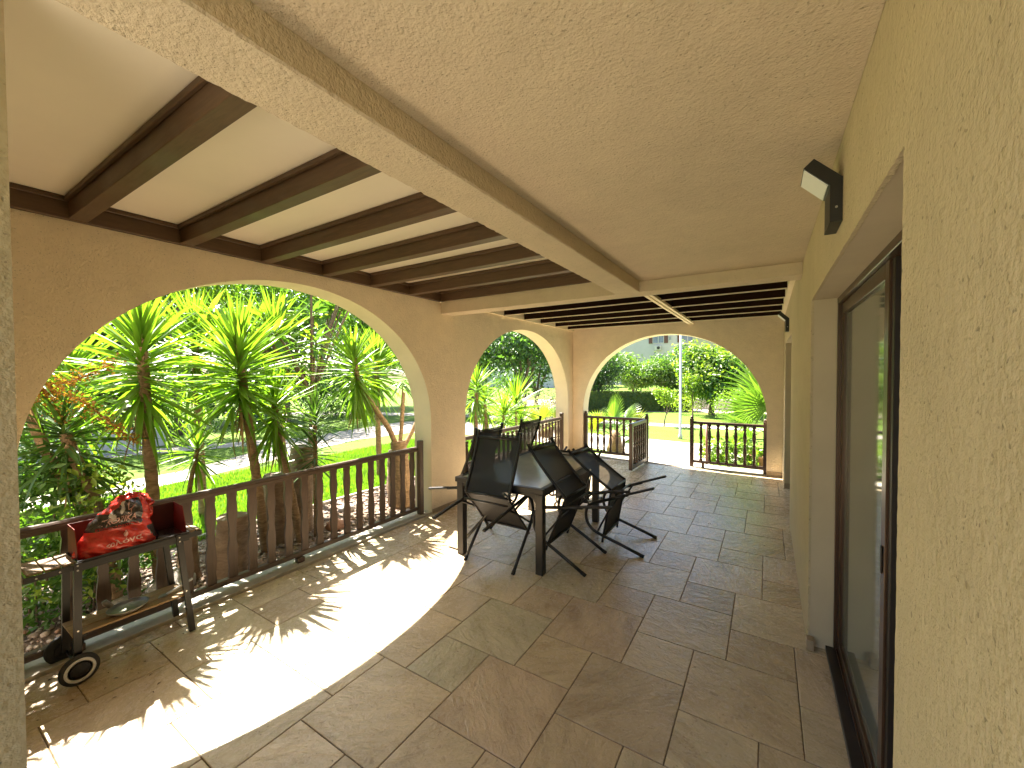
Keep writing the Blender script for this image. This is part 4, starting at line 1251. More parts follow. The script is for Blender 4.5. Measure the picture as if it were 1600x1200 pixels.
yucca('bright yucca head showing behind and between the two middle yuccas', (-5.55, 3.05, GZB),
      [([(-5.55, 3.05, GZB), (-5.58, 3.0, 1.0), (-5.6, 2.95, 2.2)], (0.05, 0.036))], [((-5.6, 2.95, 2.25), 0.6, 150, 0.78, 'b', (0, 0, 1), -55, 84)], group='yuccas in the second row of the bed')
yucca('yucca head filling the gap between the slim straight trunk and the arch edge', (-5.5, 1.12, GZB),
      [([(-5.5, 1.12, GZB), (-5.5, 1.08, 1.0), (-5.5, 1.02, 1.75)], (0.05, 0.036))], [((-5.5, 1.02, 1.8), 0.6, 150, 0.75, 'g', (0, 0, 1), -60, 84)], group='yuccas in the second row of the bed')
yucca('yucca head behind the leaning one, against the pale path', (-5.7, 4.75, GZB),
      [([(-5.7, 4.75, GZB), (-5.7, 4.72, 1.0), (-5.7, 4.7, 1.9)], (0.05, 0.036))], [((-5.7, 4.7, 1.95), 0.55, 150, 0.75, 'g', (0, 0, 1), -55, 84)], group='yuccas in the second row of the bed')
yucca('tall yucca head high between the slim straight trunk and the bright middle one', (-6.0, 2.25, GZB),
      [([(-6.0, 2.25, GZB), (-6.0, 2.22, 1.0), (-6.0, 2.2, 2.1)], (0.05, 0.036))], [((-6.0, 2.2, 2.2), 0.6, 150, 0.80, 'b', (0, 0, 1), -55, 84)], group='yuccas in the second row of the bed')

# second arch
yucca('yucca with two slim trunks at the left side of the second arch', (-4.95, 6.55, GZB),
      [([(-4.95, 6.50, GZB), (-4.97, 6.55, 0.5), (-5.0, 6.62, 1.25)], (0.05, 0.04)), ([(-4.9, 6.85, GZB), (-4.95, 6.88, 0.5), (-5.0, 6.90, 1.0)], (0.045, 0.035))],
      [((-5.0, 6.62, 1.50), 0.5, 90, 0.62, 'g', (0, 0, 1), -75, 82), ((-5.0, 6.92, 1.15), 0.4, 70, 0.55, 'g', (0, 0, 1), -75, 80)], group='yuccas beyond the second arch')
yucca('short yucca with upright leaves in the middle of the second arch', (-5.0, 7.62, GZB),
      [([(-5.0, 7.62, GZB), (-5.0, 7.62, 0.3), (-5.0, 7.62, 0.72)], (0.035, 0.028))],
      [((-5.0, 7.62, 0.85), 0.3, 80, 0.62, 'g', (0, 0, 1), -30, 86)], group='yuccas beyond the second arch')
yucca('taller upright bright yucca right of the middle of the second arch', (-5.1, 8.35, GZB),
      [([(-5.1, 8.35, GZB), (-5.1, 8.33, 0.4), (-5.1, 8.30, 0.9)], (0.035, 0.028))],
      [((-5.1, 8.30, 1.05), 0.35, 80, 0.85, 'g', (0, 0, 1), -10, 87)], group='yuccas beyond the second arch')
yucca('small spiky yucca at the right foot of the second arch view', (-5.4, 9.0, GZB),
      [([(-5.4, 9.0, GZB), (-5.4, 9.0, 0.2), (-5.4, 9.0, 0.45)], (0.035, 0.028))],
      [((-5.4, 9.0, 0.5), 0.25, 60, 0.65, 'b', (0, 0, 1), -10, 85)], group='yuccas beyond the second arch')

# fan palms
def fan_blade(name, mat, nseg=26, spread=250, droop=0.18):
    """unit fan in XY plane pointing +X, folded segments"""
    mb = MB()
    for k in range(nseg):
        a = R(-spread / 2 + spread * (k + 0.5) / nseg)
        ln = 1.0 - 0.28 * (abs(a) / R(spread / 2)) ** 2
        d = Vector((math.cos(a), math.sin(a), 0)); s = Vector((-math.sin(a), math.cos(a), 0))
        w = math.tan(R(spread / nseg / 2)) 
        P = [Vector((0, 0, 0))]
        joined = 0.52
        pl = d * joined * ln
        P += [pl - s * w * joined * ln + Vector((0, 0, 0.012)), pl + Vector((0, 0, -0.02)), pl + s * w * joined * ln + Vector((0, 0, 0.012))]
        mid = d * (0.8 * ln) + Vector((0, 0, -droop * 0.3))
        P += [mid - s * 0.014, mid + s * 0.014, d * ln + Vector((0, 0, -droop))]
        mb.add(P, [(0, 1, 2), (0, 2, 3), (1, 4, 5, 3, 2), (4, 6, 5)], 0, False)
    return mb.data(name, mat)
FAN = [fan_blade('blade', M_palm), fan_blade('blade', M_palm, 24, 200, 0.08), fan_blade('blade', M_palm_yellow, 22, 220, 0.1)]
def frond(root, base, tip, size, roll=0.0, mesh=0, flat=0.0):
    """petiole from base to tip, blade carried on at the tip"""
    base, tip = Vector(base), Vector(tip)
    d = (tip - base).normalized()
    midp = (base + tip) / 2 + Vector((0, 0, 0.06))
    mb = MB(); mb.tube(smooth_path([base, midp, tip], 4), [0.012] * 9, 6)
    pet = mb.build('petiole', M_palm, root)
    q = d.to_track_quat('X', 'Z')
    q = q @ Euler((roll, flat, 0)).to_quaternion()
    mesh_obj('blade', FAN[mesh], pet, tip, q.to_euler(), (size, size, size))
def fan_palm(label, loc, fronds, trunk_h=0.45):
    root = empty('fan_palm', loc, label=label, cat='fan palm')
    mb = MB(); mb.lathe([(0.16, 0), (0.18, 0.1), (0.15, 0.25), (0.12, trunk_h), (0.05, trunk_h + 0.08)], 14)
    mb.build('trunk', M_bark, root)
    for f in fronds: frond(root, *f)
    return root
fan_palm('fan palm with one upright bright frond behind the left gate railing', (-2.82, 8.75, GZB),
         [((0, 0, .45), (0.0, -0.05, 0.80), 0.58, 1.45, 1), ((0, 0, .45), (0.25, -0.1, 0.75), 0.50, 0.9, 0), ((0, 0, .4), (-0.30, -0.2, 0.68), 0.36, 1.3, 2),
          ((0, 0, .4), (0.40, 0.1, 0.70), 0.40, 1.2, 2), ((0, 0, .4), (-0.15, 0.4, 0.75), 0.42, 0.4, 0), ((0, 0, .35), (-0.45, 0.1, 0.5), 0.40, 0.6, 0), ((0, 0, .35), (0.45, -0.3, 0.45), 0.36, 0.6, 0)])
fan_palm('large fan palm arching in from the right edge of the far arch', (0.25, 9.15, GZB),
         [((0, 0, .45), (-0.22, -0.15, 1.15), 0.78, 1.25, 0, 0.15), ((0, 0, .5), (-0.30, -0.05, 1.42), 0.80, 1.1, 0, 0.1), ((0, 0, .5), (-0.05, -0.2, 1.35), 0.75, 1.3, 1, 0.1), ((0, 0, .45), (-0.50, 0.0, 1.0), 0.66, 1.0, 0, 0.1), ((0, 0, .45), (-0.62, 0.15, 0.72), 0.58, 0.5, 0),
          ((0, 0, .4), (-0.52, -0.25, 0.50), 0.50, 0.7, 1), ((0, 0, .4), (-0.40, 0.3, 0.4), 0.50, 0.2, 0), ((0, 0, .4), (0.3, -0.2, 1.0), 0.6, 1.0, 0), ((0, 0, .4), (0.4, 0.3, 0.8), 0.6, 0.6, 1),
          ((0, 0, .35), (-0.35, -0.45, 0.30), 0.42, 0.6, 0), ((0, 0, .3), (-0.55, 0.05, 0.22), 0.40, 0.3, 1), ((0, 0, .3), (-0.2, -0.4, 0.15), 0.38, 0.4, 0)])
fan_palm('small yellow-green fan palm behind the right end of the second arch railing', (-5.3, 10.3, GZB),
         [((0, 0, .3), (0.0, -0.1, 0.55), 0.5, 1.4, 2), ((0, 0, .3), (-0.3, 0.0, 0.5), 0.45, 0.9, 2), ((0, 0, .3), (0.3, 0.0, 0.5), 0.45, 1.2, 2), ((0, 0, .3), (0.1, 0.3, 0.6), 0.5, 0.3, 0), ((0, 0, .3), (0.25, -0.3, 0.35), 0.4, 0.5, 2)], 0.3)

# leaf masses
def leaf_cloud(name, blobs, n, size, mat, parent=None, shell=0.55, up=0.3, aspect=0.42):
    """blobs: (x,y,z,rx,ry,rz). diamond leaves bent at the midrib, two triangles-quads each"""
    blobs = np.array(blobs, float)
    vol = blobs[:, 3] * blobs[:, 4] * blobs[:, 5]
    pick = rng.choice(len(blobs), size=n, p=vol ** 0.7 / (vol ** 0.7).sum())
    d = rng.normal(size=(n, 3)); d /= np.linalg.norm(d, axis=1)[:, None]
    rad = shell + (1 - shell) * rng.random(n) ** 0.6
    # lumpy surface
    lump = 1 + 0.20 * np.sin(d[:, 0] * 7 + pick) * np.cos(d[:, 1] * 6 + pick * 2) + 0.14 * np.sin(d[:, 2] * 11 + d[:, 0] * 8)
    c = blobs[pick, :3] + d * blobs[pick, 3:6] * (rad * lump)[:, None]
    nrm = d * 0.7 + rng.normal(size=(n, 3)) * 0.55 + np.array([0, 0, up])
    nrm /= np.linalg.norm(nrm, axis=1)[:, None]
    t = rng.normal(size=(n, 3)); t -= nrm * (t * nrm).sum(1)[:, None]; t /= np.linalg.norm(t, axis=1)[:, None]
    b = np.cross(nrm, t)
    s = size * (0.6 + 0.8 * rng.random(n))[:, None]
    v = np.empty((n, 6, 3))
    v[:, 0] = c - t * s * 0.5
    v[:, 1] = c - t * s * 0.05 + b * s * aspect * 0.5 + nrm * s * 0.08
    v[:, 2] = c + t * s * 0.5 - nrm * s * 0.12
    v[:, 3] = c - t * s * 0.05 - b * s * aspect * 0.5 + nrm * s * 0.08
    v = v[:, :4].reshape(-1, 3)
    f = np.empty((n, 6), dtype=np.int32)
    i0 = np.arange(n) * 4
    f[:, 0], f[:, 1], f[:, 2] = i0, i0 + 1, i0 + 2
    f[:, 3], f[:, 4], f[:, 5] = i0, i0 + 2, i0 + 3
    me = np_mesh(name, v, f.ravel(), 3, mat)
    o = mesh_obj(name, me, parent)
    o['kind'] = 'stuff'
    return o

def tree(label, loc, h, r, mats, n, size, trunk=0.10, crown_z=(0.35, 1.0), nb=9, lean=0.0, name='broadleaf_tree', group=None, limbs=4, nmix=0.35):
    root = empty(name, loc, label=label, cat='tree', group=group)
    zc0, zc1 = h * crown_z[0], h * crown_z[1]
    blobs = []
    for k in range(nb):
        a = k * 2.4 + random.uniform(-.4, .4); rr = r * 0.62 * math.sqrt((k + 0.4) / nb)
        z = random.uniform(zc0 + r * 0.35, zc1 - r * 0.30) if zc1 - zc0 > r * 0.7 else (zc0 + zc1) / 2
        br = r * random.uniform(0.34, 0.52)
        blobs.append((rr * math.cos(a), rr * math.sin(a), z, br, br, min(br * 0.85, (zc1 - zc0) * 0.5)))
    blobs.append((0, 0, (zc0 + zc1) / 2, r * 0.6, r * 0.6, (zc1 - zc0) * 0.42))
    tops = blobs[:limbs]
    mb = MB()
    fork = zc0 * 0.75
    mb.tube(smooth_path([(0, 0, 0), (lean * 0.3, 0, fork * 0.5), (lean, 0.02, fork)], 4), [trunk * (1.25 - 0.06 * i) for i in range(9)], 9)
    for bq_ in tops:
        e = Vector(bq_[:3]); m_ = Vector((lean, 0.02, fork)).lerp(e, 0.5) + Vector((random.uniform(-.1, .1), random.uniform(-.1, .1), -0.1))
        mb.tube(smooth_path([(lean, 0.02, fork - 0.05), m_, e], 4), [trunk * 0.62 * (1 - 0.09 * i) for i in range(9)], 7)
    mb.build('trunk', M_bark_dark, root)
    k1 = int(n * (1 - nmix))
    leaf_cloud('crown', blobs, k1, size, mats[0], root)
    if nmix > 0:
        leaf_cloud('crown_outer_leaves', [(b[0], b[1], b[2] + b[5] * 0.12, b[3], b[4], b[5]) for b in blobs], n - k1, size, mats[1], root, shell=0.9)  # second leaf colour in an outer shell, shifted slightly up
    return root

# bright broadleaf canopy behind the yuccas (near arch)
TG = 'garden trees beyond the near arch'
spots = [
    ((-14.8, 8.2), 6.6, 2.5, (M_leaf_mid, M_leaf_bright), 6500, 0.17, 0.10, (0.36, 1.0), 'broad yellow-green tree beyond the path at the upper right of the near arch'),
    ((-14.9, 5.0), 6.8, 2.4, (M_leaf_bright, M_leaf_lime), 6000, 0.17, 0.09, (0.43, 1.0), 'yellow-green leafy tree in line with the tall bright yucca'),
    ((-14.7, 1.6), 6.8, 2.4, (M_leaf_mid, M_leaf_lime), 6000, 0.17, 0.09, (0.40, 1.0), 'leafy tree with light green foliage behind the slim straight yucca trunk'),
    ((-14.2, -1.8), 6.6, 2.4, (M_leaf_mid, M_leaf_bright), 5000, 0.18, 0.11, (0.30, 1.0), 'green tree at the far left of the near arch, behind the brown flower spray'),
    ((-15.2, 12.4), 6.6, 2.6, (M_leaf_mid, M_leaf_bright), 5500, 0.22, 0.14, (0.30, 1.0), 'green tree beyond the path, furthest right in the near arch'),
    ((-12.9, 14.5), 6.0, 2.5, (M_leaf_mid, M_leaf_bright), 5500, 0.22, 0.13, (0.28, 1.0), 'wide green tree past the bend of the garden path'),
    ((-18.8, -1.0), 7.6, 3.2, (M_leaf_dark, M_leaf_mid), 6000, 0.28, 0.16, (0.10, 1.0), 'large dark tree behind the white planter wall'),
    ((-19.2, 4.0), 7.8, 3.3, (M_leaf_dark, M_leaf_mid), 6000, 0.28, 0.16, (0.12, 1.0), 'tall dark tree closing the view behind the lawn trees'),
    ((-19.4, 9.2), 7.8, 3.4, (M_leaf_dark, M_leaf_mid), 6000, 0.28, 0.16, (0.12, 1.0), 'tall dark tree behind the wide tree past the bend'),
    ((-19.5, 14.8), 7.5, 3.2, (M_leaf_dark, M_leaf_mid), 5000, 0.28, 0.16, (0.10, 1.0), 'tall dark tree beyond the arch pier, at the far side of the far path'),
    ((-13.6, -4.6), 7.0, 3.0, (M_leaf_dark, M_leaf_mid), 4500, 0.28, 0.16, (0.10, 1.0), 'dark tree half hidden by the near pier'),
]
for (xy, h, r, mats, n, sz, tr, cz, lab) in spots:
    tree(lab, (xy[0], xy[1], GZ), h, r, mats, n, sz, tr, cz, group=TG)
# second arch trees
TG2 = 'garden trees beyond the second arch'
tree('dark many-stemmed tree with low forking branches beyond the second arch', (-8.3, 14.2, GZ), 4.2, 2.1, (M_leaf_dark, M_leaf_mid), 5200, 0.17, 0.10, (0.40, 1.0), limbs=6, group=TG2)
tree('bright green tree left behind the forking tree beyond the second arch', (-11.0, 14.2, GZ), 5.0, 2.2, (M_leaf_mid, M_leaf_bright), 4600, 0.19, 0.12, (0.25, 0.98), group=TG2)
tree('dark tree closing the gap between the second arch trees', (-10.4, 19.0, GZ), 4.6, 2.8, (M_leaf_dark, M_leaf_mid), 3800, 0.22, 0.14, (0.12, 1.0), group=TG2)
# trees seen through the far arch
TG3 = 'low orange trees beyond the hedge'
tree('dark glossy round tree at the left edge of the far arch', (-7.6, 20.3, GZ), 3.05, 1.8, (M_leaf_dark, M_leaf_mid), 9000, 0.14, 0.11, (0.16, 1.0), group=TG3, nmix=.2, nb=12)
tree('mid green orange tree with yellowish top, left one behind the hedge', (-7.2, 26.0, GZ), 3.0, 1.8, (M_leaf_mid, M_leaf_bright), 8000, 0.16, 0.11, (0.24, 1.0), group=TG3, nb=12)
tree('green orange tree in the middle of the row behind the hedge', (-5.3, 25.4, GZ), 2.85, 1.6, (M_leaf_mid, M_leaf_bright), 7500, 0.15, 0.10, (0.24, 1.0), group=TG3, nmix=.25, nb=12)
tree('darker small orange tree directly left of the white lamp post', (-3.7, 25.0, GZ), 2.3, 1.3, (M_leaf_dark, M_leaf_mid), 6500, 0.15, 0.09, (0.24, 1.0), group=TG3, nmix=.3, nb=12)
tree('large lush lime-green tree right of the white lamp post', (-2.05, 19.6, GZ), 3.1, 1.75, (M_leaf_mid, M_leaf_lime), 9500, 0.19, 0.12, (0.17, 1.0), nb=13)
tree('lime-green tree half behind the right side of the far arch', (0.6, 20.6, GZ), 3.2, 2.0, (M_leaf_mid, M_leaf_lime), 7000, 0.19, 0.12, (0.2, 1.0), nb=12)
tree('small yellow-leaved ornamental tree with a thin bent stem on the lawn', (-2.95, 14.4, GZ), 1.35, 0.46, (M_leaf_lime, M_leaf_bright), 900, 0.085, 0.022, (0.46, 1.0), nb=6, lean=0.08)
tree('small yellow-green bushy tree behind the lamp post near the white planter', (-2.6, 18.2, GZ), 1.75, 0.62, (M_leaf_bright, M_leaf_lime), 1000, 0.10, 0.03, (0.36, 1.0), nb=6)

def shrub(label, loc, blobs, n, size, mat, cat='shrub', group=None, name='shrub', stems=True):
    root = empty(name, loc, label=label, cat=cat, group=group)
    leaf_cloud('foliage', blobs, n, size, mat, root, shell=0.35)
    if stems:
        mb = MB()
        for b in blobs[:5]:
            mb.tube(smooth_path([(b[0]*0.2, b[1]*0.2, 0), (b[0]*0.6, b[1]*0.6, b[2]*0.5), (b[0], b[1], b[2])], 3), 0.008, 5)
        mb.build('stems', M_bark_dark, root)
    return root
shrub('dense small-leaved shrub at the left foot of the near arch, behind the barbecue', (-4.35, 0.62, GZB),
      [(0, 0, 0.35, .42, .5, .38), (0.05, 0.10, 0.85, .36, .40, .38), (-.1, -.1, 1.15, .34, .34, .34), (0.15, .35, 0.4, .25, .3, .35), (-.2, .5, .35, .3, .3, .3)], 5200, 0.062, M_leaf_mid)
shrub('brighter yellow-green sprig bush in front of the dense shrub at the arch foot', (-4.15, 0.85, GZB), [(0, 0, 0.45, .28, .34, .3), (.05, .05, .9, .2, .26, .26)], 650, 0.06, M_leaf_lime)
shrub('pale blooming bush beyond the second arch, left part', (-7.0, 11.2, GZ), [(0, 0, .6, .8, .9, .65), (.7, .8, .5, .7, .8, .6)], 2200, 0.075, M_pale_flower, cat='bush')
shrub('pale blooming bush beyond the second arch, next to the yellow fan palm', (-6.0, 12.6, GZ), [(0, 0, .5, .8, .9, .6), (-.6, .6, .7, .6, .8, .6)], 2200, 0.075, M_pale_flower, cat='bush')
shrub('low lime-green bush under the pale bushes beyond the second arch', (-5.9, 9.6, GZ), [(0, 0, .3, .5, .7, .35), (-.5, .3, .35, .5, .5, .4)], 1200, 0.07, M_leaf_bright)
shrub('yellow-green flowering shrub left of the lamp post beside the hedge end', (-3.1, 19.0, GZ), [(0, 0, .5, .6, .6, .5), (.5, .2, .6, .5, .5, .5)], 1000, 0.08, M_leaf_lime)
shrub('light green shrub mass right of the far white planter', (-1.2, 17.2, GZ), [(0, 0, .6, .7, .8, .6), (.8, .4, .8, .8, .8, .8), (1.5, 0, .6, .6, .6, .6)], 2200, 0.09, M_leaf_bright)
shrub('broad-leaved green plant behind the right gate railing', (-0.75, 8.5, GZ), [(0, 0, .3, .35, .35, .32), (.4, 0, .3, .35, .3, .35)], 420, 0.14, M_leaf_bright)
M_dull = leaf_mat('dull_leaf', (0.07, 0.05, 0.025), (0.17, 0.12, 0.06), 0.2, 0.7)
shrub('brownish trailing shrub on the white planter wall', (-12.9, 2.4, GZ + 0.42), [(0, 0, .35, .5, 1.3, .4), (-.6, .6, .5, .6, 1.2, .5), (-.4, -1.2, .4, .5, .9, .45)], 2600, 0.08, M_dull)

TB = 'background bushes along the far side of the lawn'
for i, (x, y, a, b_, mt, lab) in enumerate([(-15.6, -2.6, 1.3, 2.6, M_leaf_mid, 'leftmost dark background bush, mostly hidden by the near pier'), (-16.0, 0.8, 1.4, 2.8, M_leaf_dark, 'dark background bush behind the planter wall'),
        (-16.2, 4.2, 1.4, 2.6, M_leaf_mid, 'mid green background bush behind the tall bright yucca'), (-16.0, 7.6, 1.4, 2.8, M_leaf_dark, 'dark background bush in line with the leaning yucca'),
        (-16.0, 11.2, 1.4, 2.6, M_leaf_mid, 'mid green background bush next to the arch pier'), (-14.5, 18.5, 1.6, 2.8, M_leaf_dark, 'dark background bush low in the second arch')]):
    shrub(lab, (x, y, GZ), [(0, 0, b_*.3, a, 1.7, b_*.35), (-.2, .7, b_*.62, a*.8, 1.3, b_*.36), (0, -.9, b_*.55, a*.8, 1.2, b_*.36)], 3600, 0.17, mt, cat='bush', group=TB)

# hedge
hroot = empty('hedge', (-4.9, 20.2, GZ), label='clipped dark hedge with a sunlit top at the edge of the lawn', cat='hedge')
mb = MB()
M = Matrix.Rotation(R(28), 4, 'Z')
mb.box(-3.2, 1.9, -0.45, 0.45, 0, 0.88, M=M); mb.build('core', M_leaf_dark, hroot)
n = 9000
pts_ = rng.random((n, 3)) * np.array([5.1, 0.96, 0.96]) + np.array([-3.2, -0.48, 0.0])
face = rng.integers(0, 3, n)
pts_[face == 0, 2] = 0.90 + rng.random((face == 0).sum()) * 0.04
pts_[face == 1, 1] = -0.47
pts_[face == 2, 0] = 1.92
nr = np.zeros((n, 3)); nr[face == 0, 2] = 1; nr[face == 1, 1] = -1; nr[face == 2, 0] = 1
nr = nr + rng.normal(size=(n, 3)) * 0.45
Rm = np.array(M.to_3x3())
pts_ = pts_ @ Rm.T; nr = nr @ Rm.T
nr /= np.linalg.norm(nr, axis=1)[:, None]
t_ = rng.normal(size=(n, 3)); t_ -= nr * (t_ * nr).sum(1)[:, None]; t_ /= np.linalg.norm(t_, axis=1)[:, None]
b_ = np.cross(nr, t_); s_ = 0.05
v_ = np.stack([pts_ - t_*s_, pts_ + b_*s_*.6, pts_ + t_*s_, pts_ - b_*s_*.6], 1).reshape(-1, 3)
mesh_obj('leaves', np_mesh('leaves', v_, np.arange(n*4), 4, M_hedge), hroot)

# broad lance-leaf shrub tree with large leaves that can be told apart (upper part of the near arch)
LL = [sword_leaf('leaf', mt, 0.20, dv, tv, 6, 0.25, 0.12) for mt, dv, tv in ((M_leaf_lime, 0.12, .2), (M_leaf_bright, 0.25, -.3), (M_leaf_bright, 0.4, .2), (M_leaf_mid, 0.3, -.2), (M_leaf_mid, 0.5, .4))]
fb = empty('frangipani_tree', (-5.5, 3.35, GZ), label='tree with long pointed yellow-green leaves in whorls under the crown of the near arch', cat='tree')
mb = MB(); ends = []
mb.tube(smooth_path([(0, 0, 0), (0.05, 0, .9), (0, .05, 1.5)], 4), [0.04]*5 + [0.03]*4, 8)
for k in range(16):
    a = k * 2.4; rr = 0.35 + 0.75 * ((k * 0.37) % 1)
    e = Vector((rr * math.cos(a) * 0.6, rr * math.sin(a) * 1.35, 2.25 + 1.0 * ((k * 0.61) % 1)))
    mb.tube(smooth_path([(0, .05, 1.45), Vector((0, .05, 1.45)).lerp(e, .55) + Vector((0, 0, .08)), e], 4), [0.022 - 0.0015*i for i in range(9)], 7)
    ends.append(e)
mb.build('trunk', M_bark_dark, fb)
for e in ends:
    for k in range(17):
        el = -25 + 85 * k / 17 + random.uniform(-12, 12)
        ln = random.uniform(0.28, 0.42)
        mesh_obj('leaf', random.choice(LL), fb, e - Vector((0, 0, 0.10 * (1 - k/17))), (random.uniform(-.4, .4), R(-el), k * 2.4), (ln, ln, ln))

# stumps, rocks, pebbles
M_cut = wood_mat('cut_wood', (0.17, 0.11, 0.06), 0.7)
def stump(label, loc, r, h, lean=(0, 0)):
    root = empty('log', loc, label=label, cat='log', group='sawn trunks standing in the planting bed')
    prof = 10; mb = MB(); P = []; F = []; n = 14
    for i in range(prof + 1):
        f = i / prof
        for k in range(n):
            a = 2 * PI * k / n
            rr = r * (1.12 - 0.14 * f) * (1 + 0.10 * math.sin(3 * a + 5 * f) + 0.06 * math.sin(7 * a + f * 13) + random.uniform(-.03, .03))
            P.append((rr * math.cos(a) + lean[0] * f, rr * math.sin(a) + lean[1] * f, h * f))
    for i in range(prof):
        for k in range(n):
            k2 = (k + 1) % n; F.append((i*n + k, i*n + k2, (i+1)*n + k2, (i+1)*n + k))
    mb.add(P, F, 0, True)
    mb.build('bark', M_stump, root)
    mb = MB(); mb.add([P[prof*n + k] for k in range(n)], [tuple(range(n))], 0); mb.build('cut_face', M_cut, root)
    return root
stump('broad sawn log close to the railing, right of the barbecue', (-4.05, 1.72, GZB), 0.125, 0.50, (0, .02))
stump('slim weathered sawn log beside the broad one by the railing', (-4.22, 1.48, GZB), 0.07, 0.42, (.02, -.04))
stump('left one of two thick trunks behind the middle of the railing', (-4.35, 2.32, GZB), 0.125, 0.72, (0, -.04))
stump('right one of two thick trunks behind the middle of the railing', (-4.48, 2.58, GZB), 0.135, 0.95, (0, .08))
stump('tall pale trunk at the post end of the railing', (-4.25, 3.86, GZB), 0.125, 0.72, (-.05, .02))
ico_v = None
def rock_mesh(n_sub, seed, sc=(1, 1, .6)):
    rs = random.Random(seed)
    import bmesh
    bm = bmesh.new(); bmesh.ops.create_icosphere(bm, subdivisions=n_sub, radius=1)
    for v in bm.verts:
        d = v.co.normalized()
        k = 1 + 0.18 * math.sin(3.1 * d.x + seed) * math.cos(2.7 * d.y + seed * 2) + 0.10 * math.sin(6 * d.z + 4 * d.x + seed) + rs.uniform(-.05, .05)
        v.co = Vector((d.x * k * sc[0], d.y * k * sc[1], d.z * k * sc[2]))
    V = [tuple(v.co) for v in bm.verts]; Fc = [tuple(v.index for v in f.verts) for f in bm.faces]
    bm.free(); return V, Fc
for i, (x, y, s, lab, mt) in enumerate([(-4.10, 1.30, .17, 'large grey rock at the foot of the sawn logs, nearest the barbecue', M_rock), (-4.42, 1.95, .13, 'grey rock between the sawn logs and the thick trunks', M_rock),
        (-4.15, 2.85, .12, 'reddish rock right of the thick trunks', simple('red_rock', (0.34, 0.18, 0.12), .85, .25, 8, bumps=(22, .8, .02))), (-4.6, 3.3, .10, 'small pale rock near the bed edging', M_rock), (-4.0, 0.95, .14, 'grey rock seen under the barbecue', M_rock)]):
    V, Fc = rock_mesh(2, i + 3); mb = MB(); mb.add([(v[0]*s, v[1]*s, v[2]*s) for v in V], Fc, 0, True)
    o = mb.build('rock', mt, None, (x, y, GZB + s * 0.3)); tag(o, lab, 'rock')
V, Fc = rock_mesh(1, 1, (1, .75, .5)); V = np.array(V); Fc = np.array(Fc)
n = 5200
px = -3.58 - rng.random(n) ** 0.8 * 1.45; py = rng.random(n) * 9.0 - 0.8
s = 0.012 + 0.026 * rng.random(n) ** 2.2; az = rng.random(n) * 6.28
ca, sa = np.cos(az), np.sin(az)
vx = V[None, :, 0] * s[:, None]; vy = V[None, :, 1] * s[:, None]; vz = V[None, :, 2] * s[:, None]
allv = np.stack([vx*ca[:, None] - vy*sa[:, None] + px[:, None], vx*sa[:, None] + vy*ca[:, None] + py[:, None], vz + (GZ + 0.014 + s * 0.3)[:, None]], -1).reshape(-1, 3)
allf = (Fc[None] + (np.arange(n) * len(V))[:, None, None]).reshape(-1)
peb = mesh_obj('pebbles', np_mesh('pebbles', allv, allf, 3, M_pebble, True))
tag(peb, 'mixed brown and pale pebbles covering the planting bed', 'pebbles', kind='stuff')
# edging strip of the bed
mb = MB()
ed = [(-5.3, -3), (-5.15, 1.5), (-5.05, 3.2), (-5.02, 4.0), (-4.9, 8.2)]
for a, b in zip(ed[:-1], ed[1:]):
    L_ = math.hypot(b[0]-a[0], b[1]-a[1]); nn = max(1, int(L_ / 0.5))
    for k in range(nn):
        p = Vector((a[0] + (b[0]-a[0])*k/nn, a[1] + (b[1]-a[1])*k/nn, 0)); q = Vector((a[0] + (b[0]-a[0])*(k+1)/nn, a[1] + (b[1]-a[1])*(k+1)/nn, 0))
        M = Matrix.Translation((p.x, p.y, GZ - 0.05)) @ Matrix.Rotation(math.atan2(q.y-p.y, q.x-p.x), 4, 'Z')
        mb.box(0.004, (q-p).length - 0.004, 0.0, 0.05, 0, 0.105, bev=0.006, M=M)
tag(mb.build('bed_edging', M_path), 'pale stone edging between the pebble bed and the lawn', 'edging')

# grass blades where the lawn is close
def blades(name, xr, yr, n, h, test=None):
    x = xr[0] + (xr[1]-xr[0]) * rng.random(n); y = yr[0] + (yr[1]-yr[0]) * rng.random(n)
    if test is not None:
        k = test(x, y); x, y = x[k], y[k]; n = len(x)
    az = rng.random(n) * 6.28; ln = h * (0.6 + 0.8 * rng.random(n)); w = 0.006 + 0.005 * rng.random(n)
    tilt = rng.normal(size=n) * 0.35
    dx, dy = np.cos(az), np.sin(az)
    z0 = GZ + 0.002
    v = np.empty((n, 3, 3))
    v[:, 0] = np.stack([x - dx*w, y - dy*w, np.full(n, z0)], 1)
    v[:, 1] = np.stack([x + dx*w, y + dy*w, np.full(n, z0)], 1)
    v[:, 2] = np.stack([x - dy*tilt*ln, y + dx*tilt*ln, z0 + ln], 1)
    o = mesh_obj(name, np_mesh(name, v.reshape(-1, 3), np.arange(n*3), 3, M_grass_blade))
    return tag(o, 'short bright green grass blades of the lawn beside the pebble bed', 'grass', kind='stuff')
blades('grass', (-8.15, -5.08), (-1.5, 9.0), 90000, 0.055, lambda x, y: x > np.interp(y, [-2, 2.4, 4.66, 5.9, 7.2, 9], [-8.12, -8.1, -8.65, -9.1, -9.4, -9.4]))

